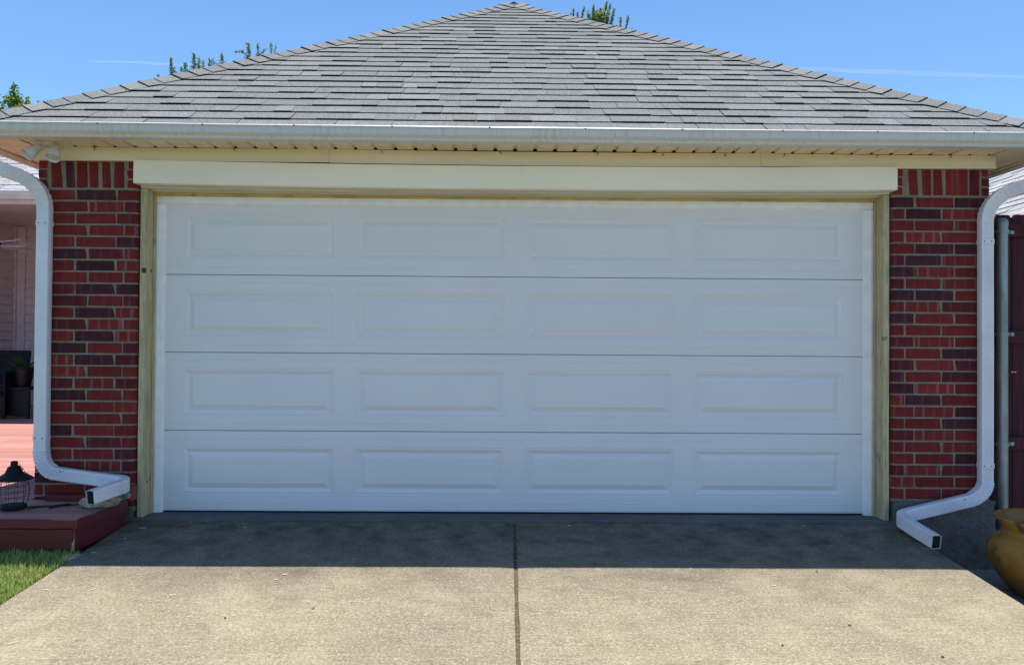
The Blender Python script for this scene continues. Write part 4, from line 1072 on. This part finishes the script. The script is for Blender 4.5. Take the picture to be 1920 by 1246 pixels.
# ------------------------------------------------------------------ TREES behind the roofs
def tree(label, x, y, trunk_h, blobs, shoots, lm, ls, nleaf, seed, kind='tree'):
    T = thing(kind, label, 'tree', (x, y, -.32)); rt = random.Random(seed)
    mb = MB(); mb.tube([(x, y, -.33), (x+.05, y, trunk_h*.5), (x, y+.05, trunk_h)], [.16, .12, .07], 10)
    for (bx_, by_, bz_, r_) in blobs: mb.tube([(x, y, trunk_h*.75), ((x+bx_)/2, (y+by_)/2, (trunk_h*.75+bz_)/2+.15), (bx_, by_, bz_)], [.06, .04, .015], 6)
    for sh in shoots: mb.tube(sh[0], [.02]+[.010]*(len(sh[0])-2)+[.004], 5)
    mb.obj('trunk', 'bark', T, smooth=60)
    V = []; F = []
    def leaf(p, d=None):
        a = Vector((rt.gauss(0, 1), rt.gauss(0, 1), rt.gauss(0, .6)+(.6 if d else 0))).normalized(); b = a.cross(Vector((rt.gauss(0, 1), rt.gauss(0, 1), rt.gauss(0, 1)))).normalized()
        l = ls*rt.uniform(.6, 1.25); w = l*.36; o = len(V); p = Vector(p)
        V.extend([tuple(p), tuple(p+a*l*.5+b*w), tuple(p+a*l), tuple(p+a*l*.5-b*w)]); F.append((o, o+1, o+2, o+3))
    tot = sum(q[3]**2 for q in blobs)
    for (bx_, by_, bz_, r_) in blobs:
        m = int(nleaf*r_*r_/tot)
        cl = [Vector((rt.gauss(0, 1), rt.gauss(0, 1), rt.gauss(0, 1))).normalized()*r_*rt.uniform(.45, 1) for _ in range(max(8, int(26*r_)))]
        for _ in range(m):
            c_ = rt.choice(cl); leaf(Vector((bx_, by_, bz_))+c_+Vector((rt.gauss(0, 1), rt.gauss(0, 1), rt.gauss(0, 1)))*.13*max(.5, r_))
    for pts, dens, sp_ in shoots:
        P_ = [Vector(p) for p in pts]; L_ = sum((P_[i+1]-P_[i]).length for i in range(len(P_)-1))
        for _ in range(int(dens*L_)):
            i = rt.randrange(len(P_)-1); t = rt.random(); p = P_[i].lerp(P_[i+1], t); tp = 1-.55*((i+t)/(len(P_)-1))
            leaf(p+Vector((rt.gauss(0, sp_*tp), rt.gauss(0, sp_*tp), rt.gauss(0, sp_*.4))), True)
    me = bpy.data.meshes.new('crown'); me.from_pydata(V, [], F); me.materials.append(MT[lm]); me.update(); link('crown', me, T)
def AT(px, py, Y):
    """a direction from the standing point carried out to depth Y, written as plain trigonometry of bearings"""
    return None
# left tree: broadleaf, leader with side lobes; world coordinates measured at Y = 16
tree('green broadleaf tree top rising behind the left end of the roof', -13.7, 16, 6.4,
     [(-13.72, 16, 7.72, .20), (-13.95, 16, 7.25, .27), (-13.42, 16, 7.45, .26), (-13.62, 16.2, 7.2, .32), (-13.75, 16, 6.9, .45), (-13.35, 16, 7.0, .33), (-13.6, 16, 5.9, 1.1), (-12.8, 16, 5.7, .7)],
     [([(-13.7, 16, 7.2), (-13.72, 16, 7.8), (-13.70, 16, 8.22)], 190, .07), ([(-13.4, 16, 7.3), (-13.33, 16, 7.85)], 130, .07), ([(-13.9, 16, 7.2), (-14.08, 16, 7.75)], 110, .06), ([(-12.95, 16, 6.6), (-12.98, 16, 7.38)], 100, .05), ([(-12.9, 16, 6.6), (-12.84, 16, 7.42)], 100, .05), ([(-12.75, 16, 6.6), (-12.70, 16, 7.33)], 70, .05)],
     'leaf_green', .085, 26000, 1)
sh = []
ras = random.Random(9)
for (x, zt, d, s_) in ((-9.38, 8.98, 170, .030), (-9.30, 8.72, 120, .04), (-9.10, 8.75, 80, .03), (-9.0, 8.86, 170, .04), (-8.76, 9.12, 200, .045), (-8.62, 9.00, 140, .035), (-8.50, 8.92, 90, .04), (-8.32, 8.98, 120, .035), (-8.22, 8.98, 80, .03), (-7.98, 9.12, 180, .035), (-9.72, 8.55, 60, .03)):
    sh.append(([(x+.1, 16, zt-1.6), (x+.04, 16, zt-.7), (x, 16, zt)], d*2.1, s_*1.1))
for (pts, d, s_) in (([(-7.35, 16, 8.4), (-7.22, 16, 9.15), (-7.26, 16, 9.42)], 150, .03), ([(-7.15, 16, 8.9), (-7.4, 16, 9.2), (-7.62, 16, 9.17)], 130, .025), ([(-6.98, 16, 8.8), (-6.98, 16, 9.40)], 140, .025), ([(-6.95, 16, 9.1), (-6.75, 16, 9.27)], 110, .02), ([(-6.6, 16, 8.8), (-6.62, 16, 9.42)], 110, .025), ([(-6.55, 16, 9.0), (-6.48, 16, 9.36)], 60, .02)):
    sh.append((pts, d*2., s_*1.3))
tree('tree with upright leafy sprigs poking over the left roof hip', -8.2, 16, 6.0, [(-9.0, 16, 6.9, .9), (-7.9, 16, 7.3, 1.0), (-6.9, 16, 7.5, .9), (-9.25, 16, 8.35, .22), (-8.72, 16, 8.62, .26), (-8.3, 16, 8.62, .2), (-7.98, 16, 8.8, .2), (-7.2, 16, 8.95, .16)], sh, 'leaf_grey', .048, 9000, 2)
sh = []
for (x, zt, d, s_, ln) in ((1.72, 10.35, 90, .02, 0), (1.80, 10.50, 70, .012, 0), (1.92, 10.40, 110, .02, 0), (2.02, 10.55, 110, .015, 1), (2.28, 10.42, 160, .03, -1), (2.36, 10.60, 100, .012, 0), (2.46, 10.42, 200, .05, 0), (2.56, 10.50, 240, .06, 0), (2.66, 10.70, 120, .018, 1), (2.76, 10.66, 100, .015, 1), (2.86, 10.50, 130, .02, 1), (2.74, 10.25, 130, .045, 0), (3.0, 10.02, 160, .05, 0), (3.12, 10.28, 110, .02, 0), (3.26, 10.30, 110, .016, 1), (3.08, 9.85, 200, .06, 0), (3.35, 9.95, 90, .03, 1), (3.55, 9.52, 50, .015, 0), (3.78, 9.50, 50, .015, 0), (3.9, 9.48, 50, .015, 1)):
    sh.append(([(x-.08*ln, 16, zt-1.5), (x-.05*ln, 16, zt-.6), (x+.08*ln, 16, zt)], d*2.4, s_*1.15))
tree('spiky green tree top rising behind the roof just right of the peak', 2.6, 16, 7.0, [(2.55, 16, 9.55, .50), (2.52, 16, 10.05, .34), (2.60, 16, 10.3, .16), (3.10, 16, 9.72, .24), (2.25, 16, 10.05, .16), (1.92, 16, 10.05, .12), (3.3, 16, 9.65, .12), (3.05, 16, 9.35, .35), (2.0, 16, 9.2, .5), (2.7, 16, 8.2, 1.0)], sh, 'leaf_grey', .048, 30000, 3)
tree('small tree tip beyond the far right end of the roof', 14.4, 16, 5.2, [(14.35, 16, 6.75, .6), (14.5, 16, 5.8, 1.0)], [([(14.2, 16, 6.8), (14.22, 16, 7.5)], 200, .05), ([(14.4, 16, 6.8), (14.42, 16, 7.42)], 200, .05)], 'leaf_green', .07, 3000, 4)

# ------------------------------------------------------------------ contrails, far away
def contrail(a, b, r_, label):
    a, b = Vector(a), Vector(b); P_ = [a.lerp(b, i/24)+Vector((0, 0, 4*noise.noise(Vector((i*.25, a.x, 0))))) for i in range(25)]
    o = MB().tube(P_, [r_*(.25+.75*math.sin(PI*min(1, i/24*.9+.06))) for i in range(25)], 8).obj('contrail', 'vapour', smooth=60); tag(o, label, 'contrail')
contrail((1150, 3000, 1085), (2050, 3000, 1060), 9, 'long faint white contrail low in the blue sky on the right')
contrail((-1640, 3000, 1085), (-1150, 3000, 1072), 4, 'short faint contrail left of the roof above the sprigs')
